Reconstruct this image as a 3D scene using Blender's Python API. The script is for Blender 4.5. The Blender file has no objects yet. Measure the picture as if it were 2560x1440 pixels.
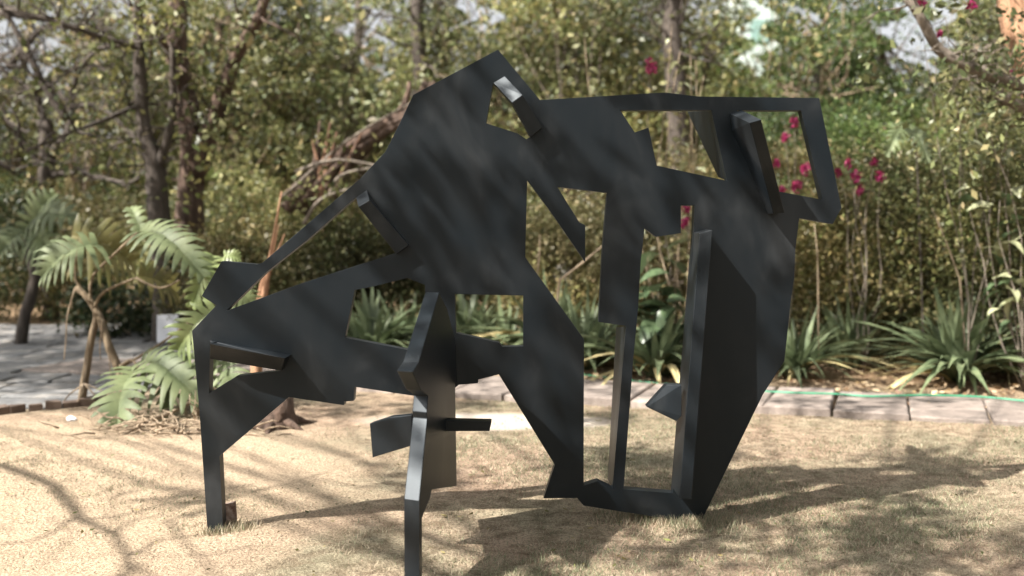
import bpy, bmesh, math, random
import numpy as np
from mathutils import Vector, Matrix, Euler
from mathutils.geometry import tessellate_polygon

S = bpy.context.scene
C = S.collection
random.seed(7)
RNG = np.random.default_rng(11)

# ------------------------------------------------------------------ camera, sky, sun, exposure
F = 2489.0          # focal length in photo pixels (35 mm lens)
CAMH = 1.5
cam = bpy.data.cameras.new('camera'); co = bpy.data.objects.new('camera', cam); C.objects.link(co)
co.location = (0, 0, CAMH); co.rotation_euler = (math.radians(90), 0, 0)
cam.lens = 35.0; cam.sensor_width = 36.0 * 2560 / 2560 * (2560 / F) * 35 / 36; cam.shift_y = -160 / 2560
cam.clip_end = 600; cam.clip_start = 0.05
cam.dof.use_dof = True; cam.dof.focus_distance = 4.9; cam.dof.aperture_fstop = 1.15
S.camera = co
SUN_AZ = math.atan2(-.84, -.55); SUN_EL = math.radians(47)
TS = Vector((math.sin(SUN_AZ) * math.cos(SUN_EL), math.cos(SUN_AZ) * math.cos(SUN_EL), math.sin(SUN_EL)))
W = bpy.data.worlds.new("World"); S.world = W; W.use_nodes = True
wn = W.node_tree.nodes; wl = W.node_tree.links
sky = wn.new('ShaderNodeTexSky'); sky.sky_type = 'NISHITA'; sky.sun_disc = False
sky.sun_elevation = SUN_EL; sky.sun_rotation = SUN_AZ; sky.air_density = 1.0; sky.dust_density = 5.0; sky.ozone_density = 1.0
hs = wn.new('ShaderNodeHueSaturation'); hs.inputs['Saturation'].default_value = .15; wl.new(sky.outputs[0], hs.inputs['Color']); wl.new(hs.outputs[0], wn['Background'].inputs[0]); wn['Background'].inputs[1].default_value = 0.085
sl = bpy.data.lights.new('sun', 'SUN'); so = bpy.data.objects.new('sun', sl); C.objects.link(so)
sl.energy = 5.0; sl.angle = math.radians(0.55); sl.color = (1, .945, .87)
so.rotation_euler = TS.to_track_quat('Z', 'Y').to_euler(); so.location = TS * 30
S.view_settings.view_transform = 'Standard'; S.view_settings.look = 'None'
S.view_settings.gamma = 1; S.view_settings.use_curve_mapping = False
S.view_settings.exposure = 1.55

# ------------------------------------------------------------------ helpers
def gz(x, y):
    b = .018 * math.sin(x * .9 + 1) * math.sin(y * .7) * min(1, abs(y - 5) / 3)
    return b
def P(px, py, d): return Vector(((px - 1280) / F * d, d, CAMH - (py - 560) / F * d))
def G(px, py, h=0.0):
    d = (CAMH - h) * F / (py - 560); return Vector(((px - 1280) / F * d, d, h))
def meta(o, label=None, cat=None, group=None, kind=None):
    if label: o['label'] = label
    if cat: o['category'] = cat
    if group: o['group'] = group
    if kind: o['kind'] = kind
    return o
def thing(name, loc, label, cat, group=None):
    o = bpy.data.objects.new(name, None); C.objects.link(o); o.location = loc; o.empty_display_size = .2
    return meta(o, label, cat, group)
bpy.context.view_layer.update()
def link(name, me, mat, parent=None):
    """mesh given in world space; parented with its own offset removed"""
    o = bpy.data.objects.new(name, me); C.objects.link(o)
    if mat and not me.materials: me.materials.append(mat)
    if parent is not None:
        o.parent = parent
        w = Vector(parent.location); q = parent.parent
        while q is not None: w += q.location; q = q.parent
        o.location = -w
    return o
def mesh(name, vs, fs, smooth=False):
    me = bpy.data.meshes.new(name); me.from_pydata([tuple(v) for v in vs], [], fs); me.update()
    if smooth: me.polygons.foreach_set('use_smooth', [True] * len(me.polygons))
    return me
def np_mesh(name, V, n, cols=None, smooth=False):
    """V: (k*n,3) vertices, each n consecutive ones a face"""
    V = np.asarray(V, dtype=np.float32); k = len(V) // n
    me = bpy.data.meshes.new(name)
    me.vertices.add(len(V)); me.vertices.foreach_set('co', V.ravel())
    me.loops.add(len(V)); me.loops.foreach_set('vertex_index', np.arange(len(V), dtype=np.int32))
    me.polygons.add(k); me.polygons.foreach_set('loop_start', np.arange(0, len(V), n, dtype=np.int32))
    me.polygons.foreach_set('loop_total', np.full(k, n, dtype=np.int32))
    if cols is not None:
        a = me.attributes.new('tint', 'FLOAT_COLOR', 'POINT')
        c4 = np.ones((len(V), 4), dtype=np.float32); c4[:, :3] = np.repeat(np.asarray(cols, dtype=np.float32), n, axis=0)
        a.data.foreach_set('color', c4.ravel())
    me.update(calc_edges=True)
    return me

# ------------------------------------------------------------------ materials
def new_mat(name):
    m = bpy.data.materials.new(name); m.use_nodes = True
    return m, m.node_tree.nodes, m.node_tree.links, m.node_tree.nodes['Principled BSDF']
def noise(n, l, scale, detail=5, rough=.6, vec=None, dist=0.0):
    t = n.new('ShaderNodeTexNoise'); t.inputs['Scale'].default_value = scale; t.inputs['Detail'].default_value = detail
    t.inputs['Roughness'].default_value = rough; t.inputs['Distortion'].default_value = dist
    if vec: l.new(vec, t.inputs['Vector'])
    return t
def ramp(n, l, src, stops):
    r = n.new('ShaderNodeValToRGB'); e = r.color_ramp.elements
    while len(e) < len(stops): e.new(.5)
    for i, (p, c) in enumerate(stops): e[i].position = p; e[i].color = (*c, 1)
    l.new(src, r.inputs[0]); return r
def mixc(n, l, f, a, b, mode='MIX'):
    m = n.new('ShaderNodeMix'); m.data_type = 'RGBA'; m.blend_type = mode
    for s, v in ((m.inputs[0], f), (m.inputs[6], a), (m.inputs[7], b)):
        if isinstance(v, (int, float)): s.default_value = v
        elif isinstance(v, tuple): s.default_value = (*v, 1)
        else: l.new(v, s)
    return m.outputs[2]
def bump(n, l, h, bs, strength=.5, dist=.02):
    b = n.new('ShaderNodeBump'); b.inputs['Strength'].default_value = strength; b.inputs['Distance'].default_value = dist
    l.new(h, b.inputs['Height']); l.new(b.outputs[0], bs.inputs['Normal'])
def objvec(n, scale=(1, 1, 1)):
    t = n.new('ShaderNodeTexCoord'); return t.outputs['Object']
def leaf_mat(name, rough=.45, trans=.3, tintmul=None):
    m, n, l, b = new_mat(name)
    a = n.new('ShaderNodeAttribute'); a.attribute_name = 'tint'
    col = a.outputs['Color']
    l.new(col, b.inputs['Base Color']); b.inputs['Roughness'].default_value = rough
    b.inputs['Specular IOR Level'].default_value = .4
    t = n.new('ShaderNodeBsdfTranslucent'); l.new(col, t.inputs[0])
    mx = n.new('ShaderNodeMixShader'); mx.inputs[0].default_value = trans
    l.new(b.outputs[0], mx.inputs[1]); l.new(t.outputs[0], mx.inputs[2])
    l.new(mx.outputs[0], n['Material Output'].inputs[0])
    return m
def solid_leaf(name, c1, c2, scale=6, rough=.35, trans=.25):
    m, n, l, b = new_mat(name)
    t = noise(n, l, scale, 3, vec=objvec(n)); r = ramp(n, l, t.outputs[0], [(.3, c1), (.7, c2)])
    oi = n.new('ShaderNodeObjectInfo')
    hv = n.new('ShaderNodeHueSaturation'); l.new(r.outputs[0], hv.inputs['Color'])
    mp = n.new('ShaderNodeMapRange'); l.new(oi.outputs['Random'], mp.inputs[0]); mp.inputs[3].default_value = .65; mp.inputs[4].default_value = 1.3
    l.new(mp.outputs[0], hv.inputs['Value'])
    l.new(hv.outputs[0], b.inputs['Base Color']); b.inputs['Roughness'].default_value = rough
    tr = n.new('ShaderNodeBsdfTranslucent'); l.new(hv.outputs[0], tr.inputs[0])
    mx = n.new('ShaderNodeMixShader'); mx.inputs[0].default_value = trans
    l.new(b.outputs[0], mx.inputs[1]); l.new(tr.outputs[0], mx.inputs[2]); l.new(mx.outputs[0], n['Material Output'].inputs[0])
    return m
def bark_mat(name, c1, c2, scale=9, stretch=.15):
    m, n, l, b = new_mat(name)
    mp = n.new('ShaderNodeMapping'); mp.inputs['Scale'].default_value = (1, 1, stretch); l.new(objvec(n), mp.inputs[0])
    t = noise(n, l, scale * 2, 6, .7, mp.outputs[0], .6)
    r = ramp(n, l, t.outputs[0], [(.32, c1), (.66, c2)])
    l.new(r.outputs[0], b.inputs['Base Color']); b.inputs['Roughness'].default_value = .9
    bump(n, l, t.outputs[0], b, .9, .03)
    return m
# black satin steel with faint dust and paler blotches that paint in sun dapples
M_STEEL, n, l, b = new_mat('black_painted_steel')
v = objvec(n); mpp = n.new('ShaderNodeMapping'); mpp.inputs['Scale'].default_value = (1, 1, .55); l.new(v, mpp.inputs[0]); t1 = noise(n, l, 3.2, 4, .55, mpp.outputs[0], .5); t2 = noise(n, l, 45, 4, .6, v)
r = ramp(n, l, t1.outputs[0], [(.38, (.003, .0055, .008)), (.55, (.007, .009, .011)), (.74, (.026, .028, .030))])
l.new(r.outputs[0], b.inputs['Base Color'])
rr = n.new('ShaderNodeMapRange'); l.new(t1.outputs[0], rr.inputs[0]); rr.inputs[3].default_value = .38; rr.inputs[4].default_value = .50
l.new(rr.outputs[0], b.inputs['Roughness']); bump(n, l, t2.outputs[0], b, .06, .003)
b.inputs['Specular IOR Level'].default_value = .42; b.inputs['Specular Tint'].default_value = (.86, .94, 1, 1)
M_RUST, n, l, b = new_mat('rusty_steel')
t1 = noise(n, l, 30, 5, vec=objvec(n)); r = ramp(n, l, t1.outputs[0], [(.35, (.10, .045, .025)), (.7, (.32, .26, .22))])
l.new(r.outputs[0], b.inputs['Base Color']); b.inputs['Roughness'].default_value = .85; bump(n, l, t1.outputs[0], b, .5, .01)
# ground
M_GROUND, n, l, b = new_mat('dry_lawn_soil')
v = objvec(n)
a1 = noise(n, l, .9, 6, .6, v, .5); a2 = noise(n, l, 9, 6, .65, v, .3); a3 = noise(n, l, 70, 5, .7, v); a4 = noise(n, l, 280, 3, .7, v)
base = ramp(n, l, a1.outputs[0], [(.36, (.46, .355, .275)), (.5, (.44, .37, .28)), (.64, (.29, .275, .20))])
mid = ramp(n, l, a2.outputs[0], [(.36, (.50, .46, .42)), (.60, (1.05, 1.03, 1.0))])
c1 = mixc(n, l, 1.0, base.outputs[0], mid.outputs[0], 'MULTIPLY')
fine = ramp(n, l, a3.outputs[0], [(.36, (.42, .39, .36)), (.58, (1.1, 1.07, 1.03))])
c2 = mixc(n, l, .9, c1, fine.outputs[0], 'MULTIPLY')
fin2 = ramp(n, l, a4.outputs[0], [(.35, (.6, .6, .6)), (.6, (1.1, 1.1, 1.1))])
c3 = mixc(n, l, .7, c2, fin2.outputs[0], 'MULTIPLY')
# bed soil (darker, reddish) beyond the stone edging: world position
geo = n.new('ShaderNodeNewGeometry'); sep = n.new('ShaderNodeSeparateXYZ'); l.new(geo.outputs['Position'], sep.inputs[0])
mm = n.new('ShaderNodeMath'); mm.operation = 'MULTIPLY_ADD'; l.new(sep.outputs[0], mm.inputs[0]); mm.inputs[1].default_value = .30; l.new(sep.outputs[1], mm.inputs[2])
am = n.new('ShaderNodeMath'); am.operation = 'MULTIPLY_ADD'; l.new(a2.outputs[0], am.inputs[0]); am.inputs[1].default_value = 1.2; l.new(mm.outputs[0], am.inputs[2])
mr = n.new('ShaderNodeMapRange'); l.new(am.outputs[0], mr.inputs[0]); mr.inputs[1].default_value = 10.4; mr.inputs[2].default_value = 11.2
bed = ramp(n, l, a3.outputs[0], [(.35, (.16, .10, .06)), (.5, (.36, .25, .15)), (.68, (.50, .38, .25))])
c4 = mixc(n, l, mr.outputs[0], c3, bed.outputs[0])
# paler strip without grass, noisy edge
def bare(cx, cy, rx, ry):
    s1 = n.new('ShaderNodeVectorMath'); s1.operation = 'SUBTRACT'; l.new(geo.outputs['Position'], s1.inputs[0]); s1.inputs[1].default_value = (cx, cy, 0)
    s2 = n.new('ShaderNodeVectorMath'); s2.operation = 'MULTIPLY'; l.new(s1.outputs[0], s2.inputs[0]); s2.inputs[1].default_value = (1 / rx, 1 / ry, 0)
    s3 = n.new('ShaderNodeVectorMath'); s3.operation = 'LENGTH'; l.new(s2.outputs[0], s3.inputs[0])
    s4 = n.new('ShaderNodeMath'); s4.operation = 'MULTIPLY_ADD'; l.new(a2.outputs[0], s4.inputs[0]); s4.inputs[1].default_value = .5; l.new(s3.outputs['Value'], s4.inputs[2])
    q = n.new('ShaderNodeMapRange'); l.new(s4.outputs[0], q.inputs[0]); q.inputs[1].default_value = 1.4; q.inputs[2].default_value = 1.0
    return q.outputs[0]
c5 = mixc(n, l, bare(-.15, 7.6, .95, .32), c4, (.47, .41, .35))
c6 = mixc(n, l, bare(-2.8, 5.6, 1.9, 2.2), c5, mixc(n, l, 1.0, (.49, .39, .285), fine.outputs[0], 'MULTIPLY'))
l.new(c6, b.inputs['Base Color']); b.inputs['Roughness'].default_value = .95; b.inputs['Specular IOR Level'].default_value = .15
hh = n.new('ShaderNodeMath'); hh.operation = 'ADD'; l.new(a3.outputs[0], hh.inputs[0]); l.new(a2.outputs[0], hh.inputs[1]); bump(n, l, hh.outputs[0], b, .8, .03)
# stone slabs
def stone_mat(name, c1, c2, c3):
    m, n, l, b = new_mat(name); v = objvec(n)
    t1 = noise(n, l, 3, 7, .65, v, .6); t2 = noise(n, l, 40, 6, .7, v)
    oi = n.new('ShaderNodeObjectInfo')
    r = ramp(n, l, t1.outputs[0], [(.3, c1), (.5, c2), (.68, c3)])
    r2 = ramp(n, l, t2.outputs[0], [(.3, (.7, .68, .66)), (.6, (1.03, 1.02, 1))])
    c = mixc(n, l, .8, r.outputs[0], r2.outputs[0], 'MULTIPLY')
    mp = n.new('ShaderNodeMapRange'); l.new(oi.outputs['Random'], mp.inputs[0]); mp.inputs[3].default_value = .8; mp.inputs[4].default_value = 1.12
    hs = n.new('ShaderNodeHueSaturation'); l.new(c, hs.inputs['Color']); l.new(mp.outputs[0], hs.inputs['Value'])
    l.new(hs.outputs[0], b.inputs['Base Color']); b.inputs['Roughness'].default_value = .85
    bump(n, l, t1.outputs[0], b, .6, .03)
    return m
M_SLAB = stone_mat('pale_stone_slab', (.10, .085, .075), (.24, .20, .175), (.35, .30, .265))
M_PATH = stone_mat('grey_path_stone', (.10, .105, .11), (.165, .165, .165), (.27, .25, .225))
M_BRICK = stone_mat('dark_edging_brick', (.07, .05, .04), (.12, .085, .065), (.2, .15, .12))
M_ROCK = stone_mat('garden_rock', (.15, .14, .13), (.3, .28, .25), (.42, .39, .35))
M_WALL = stone_mat('pale_green_render', (.36, .45, .41), (.48, .56, .52), (.60, .66, .63))
M_LEAF = leaf_mat('foliage')
M_DRY = leaf_mat('dry_litter', .8, .1)
M_GRASS = leaf_mat('grass_blades', .7, .25)
M_STRAP = solid_leaf('strap_leaf', (.07, .10, .05), (.18, .215, .115), 5, .5)
M_STRAPD = solid_leaf('dry_strap_leaf', (.40, .34, .15), (.55, .46, .26), 8, .6)
M_PHIL = solid_leaf('split_leaf', (.085, .115, .05), (.19, .225, .105), 5, .6, .32)
M_PHILY = solid_leaf('yellow_split_leaf', (.15, .20, .07), (.26, .30, .13), 5, .4, .35)
M_PHILO = solid_leaf('olive_split_leaf', (.10, .10, .03), (.19, .165, .06), 5, .45, .4)
M_BROAD = solid_leaf('broad_leaf', (.06, .10, .05), (.13, .18, .09), 6, .3)
M_BROADP = solid_leaf('pale_broad_leaf', (.25, .28, .15), (.42, .42, .26), 6, .4)
M_STEM = bark_mat('green_brown_stem', (.09, .065, .04), (.25, .19, .12), 14)
M_BARKR = bark_mat('reddish_bark', (.028, .018, .013), (.14, .09, .065))
M_BARKD = bark_mat('dark_bark', (.025, .02, .016), (.10, .08, .065))
M_BARKG = bark_mat('grey_brown_bark', (.08, .065, .05), (.24, .20, .16))
M_SPLINT = bark_mat('splintered_wood', (.05, .022, .014), (.27, .15, .09), 7, .12)
M_ORANGE = bark_mat('orange_bark', (.16, .07, .035), (.50, .30, .18), 7, .12)
M_TWIG = bark_mat('dry_twig', (.16, .11, .07), (.42, .33, .23), 12)
M_FLOWER = leaf_mat('magenta_bracts', .6, .35)
def plain(name, col, rough=.5):
    m, n, l, b = new_mat(name); t = noise(n, l, 20, 3, vec=objvec(n))
    c = mixc(n, l, t.outputs[0], tuple(x * .85 for x in col), col); l.new(c, b.inputs['Base Color']); b.inputs['Roughness'].default_value = rough
    return m
M_HOSE = plain('green_hose', (.05, .27, .15), .45)
M_SIGN = plain('white_sign_sheet', (.72, .74, .80), .4)
M_GLASS = plain('green_window_glass', (.22, .34, .30), .15)

# ------------------------------------------------------------------ tubes, leaves
def tube(pts, radii, sides=7, jitter=.0, seed=0):
    rs = random.Random(seed); vs = []; fs = []
    pts = [Vector(p) for p in pts]
    for i, p in enumerate(pts):
        t = (pts[min(i + 1, len(pts) - 1)] - pts[max(i - 1, 0)]).normalized()
        a = t.cross(Vector((.31, .95, .1)));
        if a.length < .2: a = t.cross(Vector((1, 0, 0)))
        a.normalize(); bb = t.cross(a)
        for k in range(sides):
            an = 2 * math.pi * k / sides
            r = radii[i] * (1 + jitter * (rs.random() - .5) * 2)
            vs.append(p + a * math.cos(an) * r + bb * math.sin(an) * r)
    for i in range(len(pts) - 1):
        for k in range(sides):
            k2 = (k + 1) % sides
            fs.append((i * sides + k, i * sides + k2, (i + 1) * sides + k2, (i + 1) * sides + k))
    fs.append(tuple(range(sides))[::-1]); fs.append(tuple((len(pts) - 1) * sides + k for k in range(sides)))
    return vs, fs
class Acc:
    def __init__(s): s.v = []; s.f = []
    def add(s, vf):
        o = len(s.v); s.v += list(vf[0]); s.f += [tuple(i + o for i in q) for q in vf[1]]
    def build(s, name, mat, parent=None, smooth=True): return link(name, mesh(name, s.v, s.f, smooth), mat, parent)
def wander(a, b, n, amp, rs):
    a = Vector(a); b = Vector(b); L = (b - a).length; out = []
    ph = [rs.uniform(0, 6.28) for _ in range(6)]
    for i in range(n + 1):
        t = i / n; e = math.sin(math.pi * t) if i < n else 0
        off = Vector((math.sin(3.1 * t + ph[0]) + .5 * math.sin(8 * t + ph[1]), math.sin(2.7 * t + ph[2]) + .5 * math.sin(7 * t + ph[3]), .6 * math.sin(3.7 * t + ph[4])))
        out.append(a.lerp(b, t) + off * amp * L * e)
    return out
PAL = {
 'olive': np.array([(.21, .20, .09), (.14, .15, .07), (.30, .27, .14), (.10, .12, .05), (.38, .30, .19), (.24, .24, .13)]),
 'tan':   np.array([(.32, .26, .15), (.22, .20, .10), (.18, .15, .07), (.46, .35, .22), (.13, .12, .055), (.22, .21, .10)]),
 'green': np.array([(.075, .12, .04), (.11, .16, .055), (.16, .20, .08), (.05, .08, .03), (.22, .24, .10), (.12, .14, .07)]),
 'dark':  np.array([(.035, .055, .025), (.055, .08, .035), (.08, .10, .045), (.03, .045, .02), (.12, .12, .06), (.16, .12, .07)]),
 'pale':  np.array([(.26, .27, .13), (.21, .22, .11), (.34, .29, .18), (.15, .17, .08), (.28, .22, .15), (.18, .20, .11)]),
 'brown': np.array([(.19, .15, .075), (.12, .11, .05), (.26, .21, .12), (.085, .085, .04), (.34, .26, .16), (.14, .15, .06)]),
 'litter': np.array([(.42, .30, .18), (.30, .19, .11), (.20, .12, .07), (.52, .40, .26), (.36, .25, .12), (.14, .09, .06)]),
 'pink':  np.array([(.28, .02, .09), (.36, .035, .13), (.20, .012, .06), (.42, .08, .17), (.30, .01, .10), (.36, .03, .10)]),
}
def leaf_cloud(cents, size, pal, aspect=.5, flat=0.0, rng=RNG, svar=.4):
    N = len(cents); cents = np.asarray(cents)
    d = rng.normal(size=(N, 3)); d[:, 2] -= .3; d /= np.linalg.norm(d, axis=1)[:, None]
    u = rng.normal(size=(N, 3)); u[:, 2] *= (1 - flat); u -= (u * d).sum(1)[:, None] * d; u /= np.linalg.norm(u, axis=1)[:, None] + 1e-6
    s = (size * (1 + svar * rng.normal(size=N))).clip(size * .35, size * 2.2)[:, None]
    nrm = np.cross(d, u)
    V = np.empty((N, 4, 3)); V[:, 0] = cents - d * s * .5; V[:, 1] = cents + u * s * aspect * .5 + nrm * s * .08; V[:, 2] = cents + d * s * .5; V[:, 3] = cents - u * s * aspect * .5 + nrm * s * .08
    p = PAL[pal]; w = np.array([.24, .24, .13, .20, .07, .12])
    c = p[rng.choice(len(p), N, p=w)] * rng.uniform(.75, 1.25, (N, 1))
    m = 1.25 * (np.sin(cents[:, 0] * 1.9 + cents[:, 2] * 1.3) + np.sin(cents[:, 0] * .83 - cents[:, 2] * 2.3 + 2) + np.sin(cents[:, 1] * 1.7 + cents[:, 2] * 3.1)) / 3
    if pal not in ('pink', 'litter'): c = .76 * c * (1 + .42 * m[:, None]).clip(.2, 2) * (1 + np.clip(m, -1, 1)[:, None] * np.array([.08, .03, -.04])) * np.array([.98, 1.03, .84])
    return V.reshape(-1, 3), c
GAPS = [(-80, 45, 125, 190), (866, 20, 962, 112), (918, 140, 962, 205), (1150, 0, 1240, 60), (1862, 20, 1925, 185), (2215, 30, 2370, 165), (1980, 30, 2050, 70)]
def open_sky(V, c, rng=RNG, cp=(0, 0, 1.5)):
    # thin the leaves along the open views to the sky between the trees
    q = V.reshape(-1, 4, 3).mean(1); x = 1280 + q[:, 0] / q[:, 1] * 2489; y = 560 - (q[:, 2] - 1.5) / q[:, 1] * 2489
    k = np.ones(len(q), bool); u = rng.random(len(q)); x += 26 * np.sin(y * .09 + 1) ; y += 22 * np.sin(x * .07)
    for (a, b, c2, d) in GAPS: k &= ~((x > a) & (x < c2) & (y > b) & (y < d) & (u < .93))
    return V.reshape(-1, 4, 3)[k].reshape(-1, 3), c[k]
def clumps(center, radii, ncl, nper, spread, rng=RNG, shell=.55, zmin=None):
    out = []; cc = []
    for _ in range(ncl):
        v = rng.normal(size=3); v /= np.linalg.norm(v); r = shell + (1 - shell) * rng.random() ** .6
        c = np.array(center) + v * r * np.array(radii)
        if zmin is not None and c[2] < zmin: c[2] = zmin + rng.random() * .5
        cc.append(c); m = int(nper * rng.uniform(.5, 1.5)); sp = spread * rng.uniform(.6, 1.4)
        out.append(c + rng.normal(size=(m, 3)) * sp * np.array([1, 1, .7]))
    return np.concatenate(out), cc

# ------------------------------------------------------------------ ground
xs = np.concatenate([np.linspace(-200, -14, 12), np.linspace(-12, 12, 161), np.linspace(14, 200, 12)])
ys = np.concatenate([np.linspace(-80, -1, 8), np.linspace(0, 16, 141), np.linspace(18, 400, 16)])
vs = []; rs = random.Random(3)
for y in ys:
    for x in xs:
        near = 1 if (abs(x) < 12 and 0 <= y <= 16) else 0
        vs.append((x, y, gz(x, y) * near + near * rs.uniform(-.006, .006)))
nx = len(xs); fs = [(j * nx + i, j * nx + i + 1, (j + 1) * nx + i + 1, (j + 1) * nx + i) for j in range(len(ys) - 1) for i in range(nx - 1)]
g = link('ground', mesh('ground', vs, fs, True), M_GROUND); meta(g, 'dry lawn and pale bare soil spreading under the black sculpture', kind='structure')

# stone edging path running behind the sculpture
U = Vector((.957, -.29, 0)).normalized(); Vv = Vector((.36, .933, 0)).normalized()
path = thing('stone_path', (1.98, 7.86, 0), 'single row of pale stone slabs edging the planting bed', None); del path['label']; path['kind'] = 'structure'
path['label'] = 'single row of pale stone slabs edging the planting bed behind the lawn'
def slab(name, c4, z0, z1, mat, parent, rs, bev=.012):
    bm = bmesh.new(); top = []; bot = []
    for c in c4:
        x = c[0] + rs.uniform(-.018, .018); y = c[1] + rs.uniform(-.018, .018)
        top.append(bm.verts.new((x, y, z1 + rs.uniform(-.008, .008)))); bot.append(bm.verts.new((x, y, z0)))
    bm.faces.new(top); bm.faces.new(bot[::-1])
    for i in range(4): bm.faces.new((top[i], bot[i], bot[(i + 1) % 4], top[(i + 1) % 4]))
    bmesh.ops.recalc_face_normals(bm, faces=bm.faces)
    bmesh.ops.bevel(bm, geom=[e for e in bm.edges if all(v in top for v in e.verts)], offset=bev, segments=1, affect='EDGES')
    me = bpy.data.meshes.new(name); bm.to_mesh(me); bm.free()
    return link(name, me, mat, parent)
rs = random.Random(21); s = -6.6
O = Vector((1.98, 7.86, 0)) - U * .62
while s < 3.6:
    w = rs.uniform(.47, .58); dep = rs.uniform(.92, 1.02); j = rs.uniform(-.03, .03); a = O + U * s + Vv * j; b2 = O + U * (s + w - .02) + Vv * (j + rs.uniform(-.015, .015))
    h = rs.uniform(.045, .07)
    slab('paving_slab', [a, b2, b2 + Vv * dep, a + Vv * dep], -.05, h, M_SLAB, path, rs); s += w
# wide flagstone walk at the left
walk = thing('flagstone_path', (-4, 10, 0), 'shaded grey flagstone path crossing behind the split-leaf plant at left', None); walk['kind'] = 'structure'
def left_edge(y): return -2.6 + (8.7 - y) * .0
rs = random.Random(5); y = 7.2; 
while y < 14.3:
    hgt = rs.uniform(.34, .5); x = -8.4 + rs.uniform(-.3, 0)
    while x < -1.2:
        w = rs.uniform(.45, .8)
        near = 8.75 + (-3.9 - (x + w / 2)) * .55 * -1 if x > -3.9 else 7.62
        near = min(9.0, 7.62 + max(0, (x + w / 2) + 3.9) * 1.5)
        xr = -2.0 + (y - 9) * -.12
        if y > near - .05 and x + w < xr:
            sk = .06
            slab('flagstone', [(x + sk * y * .0, y), (x + w - .025, y), (x + w - .025, y + hgt - .025), (x, y + hgt - .025)], -.05, .035 + rs.uniform(-.01, .012), M_PATH, walk, rs)
        x += w
    y += hgt
edge = thing('brick_edging', (-3.9, 7.5, 0), 'low dark brick edging along the near side of the flagstone path', 'edging')
a = Vector((-4.6, 7.42, 0)); b2 = Vector((-3.2, 8.30, 0)); nb = 13; d = (b2 - a) / nb; pr = Vector((-d.y, d.x, 0)).normalized() * .07
for i in range(nb):
    q = a + d * i; slab('brick', [q, q + d * .93, q + d * .93 + pr, q + pr], -.04, .07 + rs.uniform(-.012, .012), M_BRICK, edge, rs, .006)

# ------------------------------------------------------------------ the black steel sculpture
def dL(px): return 4.947 / (1 - .0667 * (px - 1280) / F)
dR = dL
def dP(px): return dL(px) if px <= 1460 else dR(px)
sc = thing('steel_sculpture', (-.2, 5.0, 0), 'large black painted steel abstract sculpture of cut angular plates standing on the dry lawn', 'sculpture')
def bevel(o, w=.003):
    m = o.modifiers.new('bevel', 'BEVEL'); m.width = w; m.segments = 2; m.limit_method = 'ANGLE'; m.angle_limit = math.radians(30)
outer = [(1245, 124), (1350, 250), (1662, 231), (1745, 241), (2048, 245), (2104, 520), (2082, 560), (1998, 545), (1988, 630), (1986, 690), (1977, 753), (1970, 820),
 (1961, 903), (1907, 987), (1752, 1306), (1738, 1307), (1681, 1299), (1547, 1278), (1459, 1264), (1443, 1245), (1359, 1246), (1387, 1162), (1247, 936), (1195, 949), (1195, 958),
 (1147, 962), (1100, 1000), (1031, 989), (887, 967), (884, 1002), (860, 1004), (860, 1013), (722, 993), (549, 1140), (558, 1334), (519, 1335), (507, 1155), (498, 1022), (480, 827), (506, 800),
 (541, 763), (504, 740), (554, 653), (643, 661), (656, 657), (900, 447), (963, 380), (997, 313), (1033, 237)]
holes = [
 [(566, 777), (665, 681), (768, 600), (889, 494), (905, 505), (1000, 627), (985, 634), (752, 709)],
 [(887, 725), (934, 716), (1018, 695), (1062, 712), (1066, 800), (1050, 881), (862, 844)],
 [(1137, 735), (1308, 739), (1308, 866), (1255, 867), (1248, 857), (1140, 832)],
 [(1233, 208), (1215, 308), (1293, 333), (1316, 348), (1332, 338), (1283, 252)],
 [(1318, 450), (1313, 643), (1327, 663), (1460, 848), (1459, 1214), (1494, 1203), (1531, 1221), (1565, 815), (1497, 805), (1505, 640), (1518, 482), (1393, 467), (1448, 555), (1463, 563), (1463, 655), (1370, 520)],
 [(1611, 570), (1640, 592), (1702, 583), (1702, 514), (1736, 514), (1734, 585), (1682, 1233), (1559, 1223), (1583, 900), (1595, 773), (1602, 653), (1608, 603)],
 [(1550, 275), (1587, 331), (1621, 319), (1642, 414), (1818, 452), (1778, 275)],
 [(1842, 276), (2003, 276), (2056, 499), (1932, 476)],
 [(525, 855), (712, 893), (702, 927), (592, 940), (523, 983)],
]
bm = bmesh.new()
polys = [[Vector((x, y, 0)) for x, y in outer]] + [[Vector((x, y, 0)) for x, y in h] for h in holes]
flat = [v for p in polys for v in p]; bv = [bm.verts.new(v) for v in flat]
for tri in tessellate_polygon(polys):
    try: bm.faces.new([bv[i] for i in tri])
    except ValueError: pass
for v in bm.verts: v.co = P(v.co.x, v.co.y, dP(v.co.x))
bmesh.ops.recalc_face_normals(bm, faces=bm.faces)
ret = bmesh.ops.extrude_face_region(bm, geom=bm.faces[:])
for v in [e for e in ret['geom'] if isinstance(e, bmesh.types.BMVert)]: v.co.y += .062
bmesh.ops.recalc_face_normals(bm, faces=bm.faces)
me = bpy.data.meshes.new('body_plate'); bm.to_mesh(me); bm.free()
bevel(link('body_plate', me, M_STEEL, sc))
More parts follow.
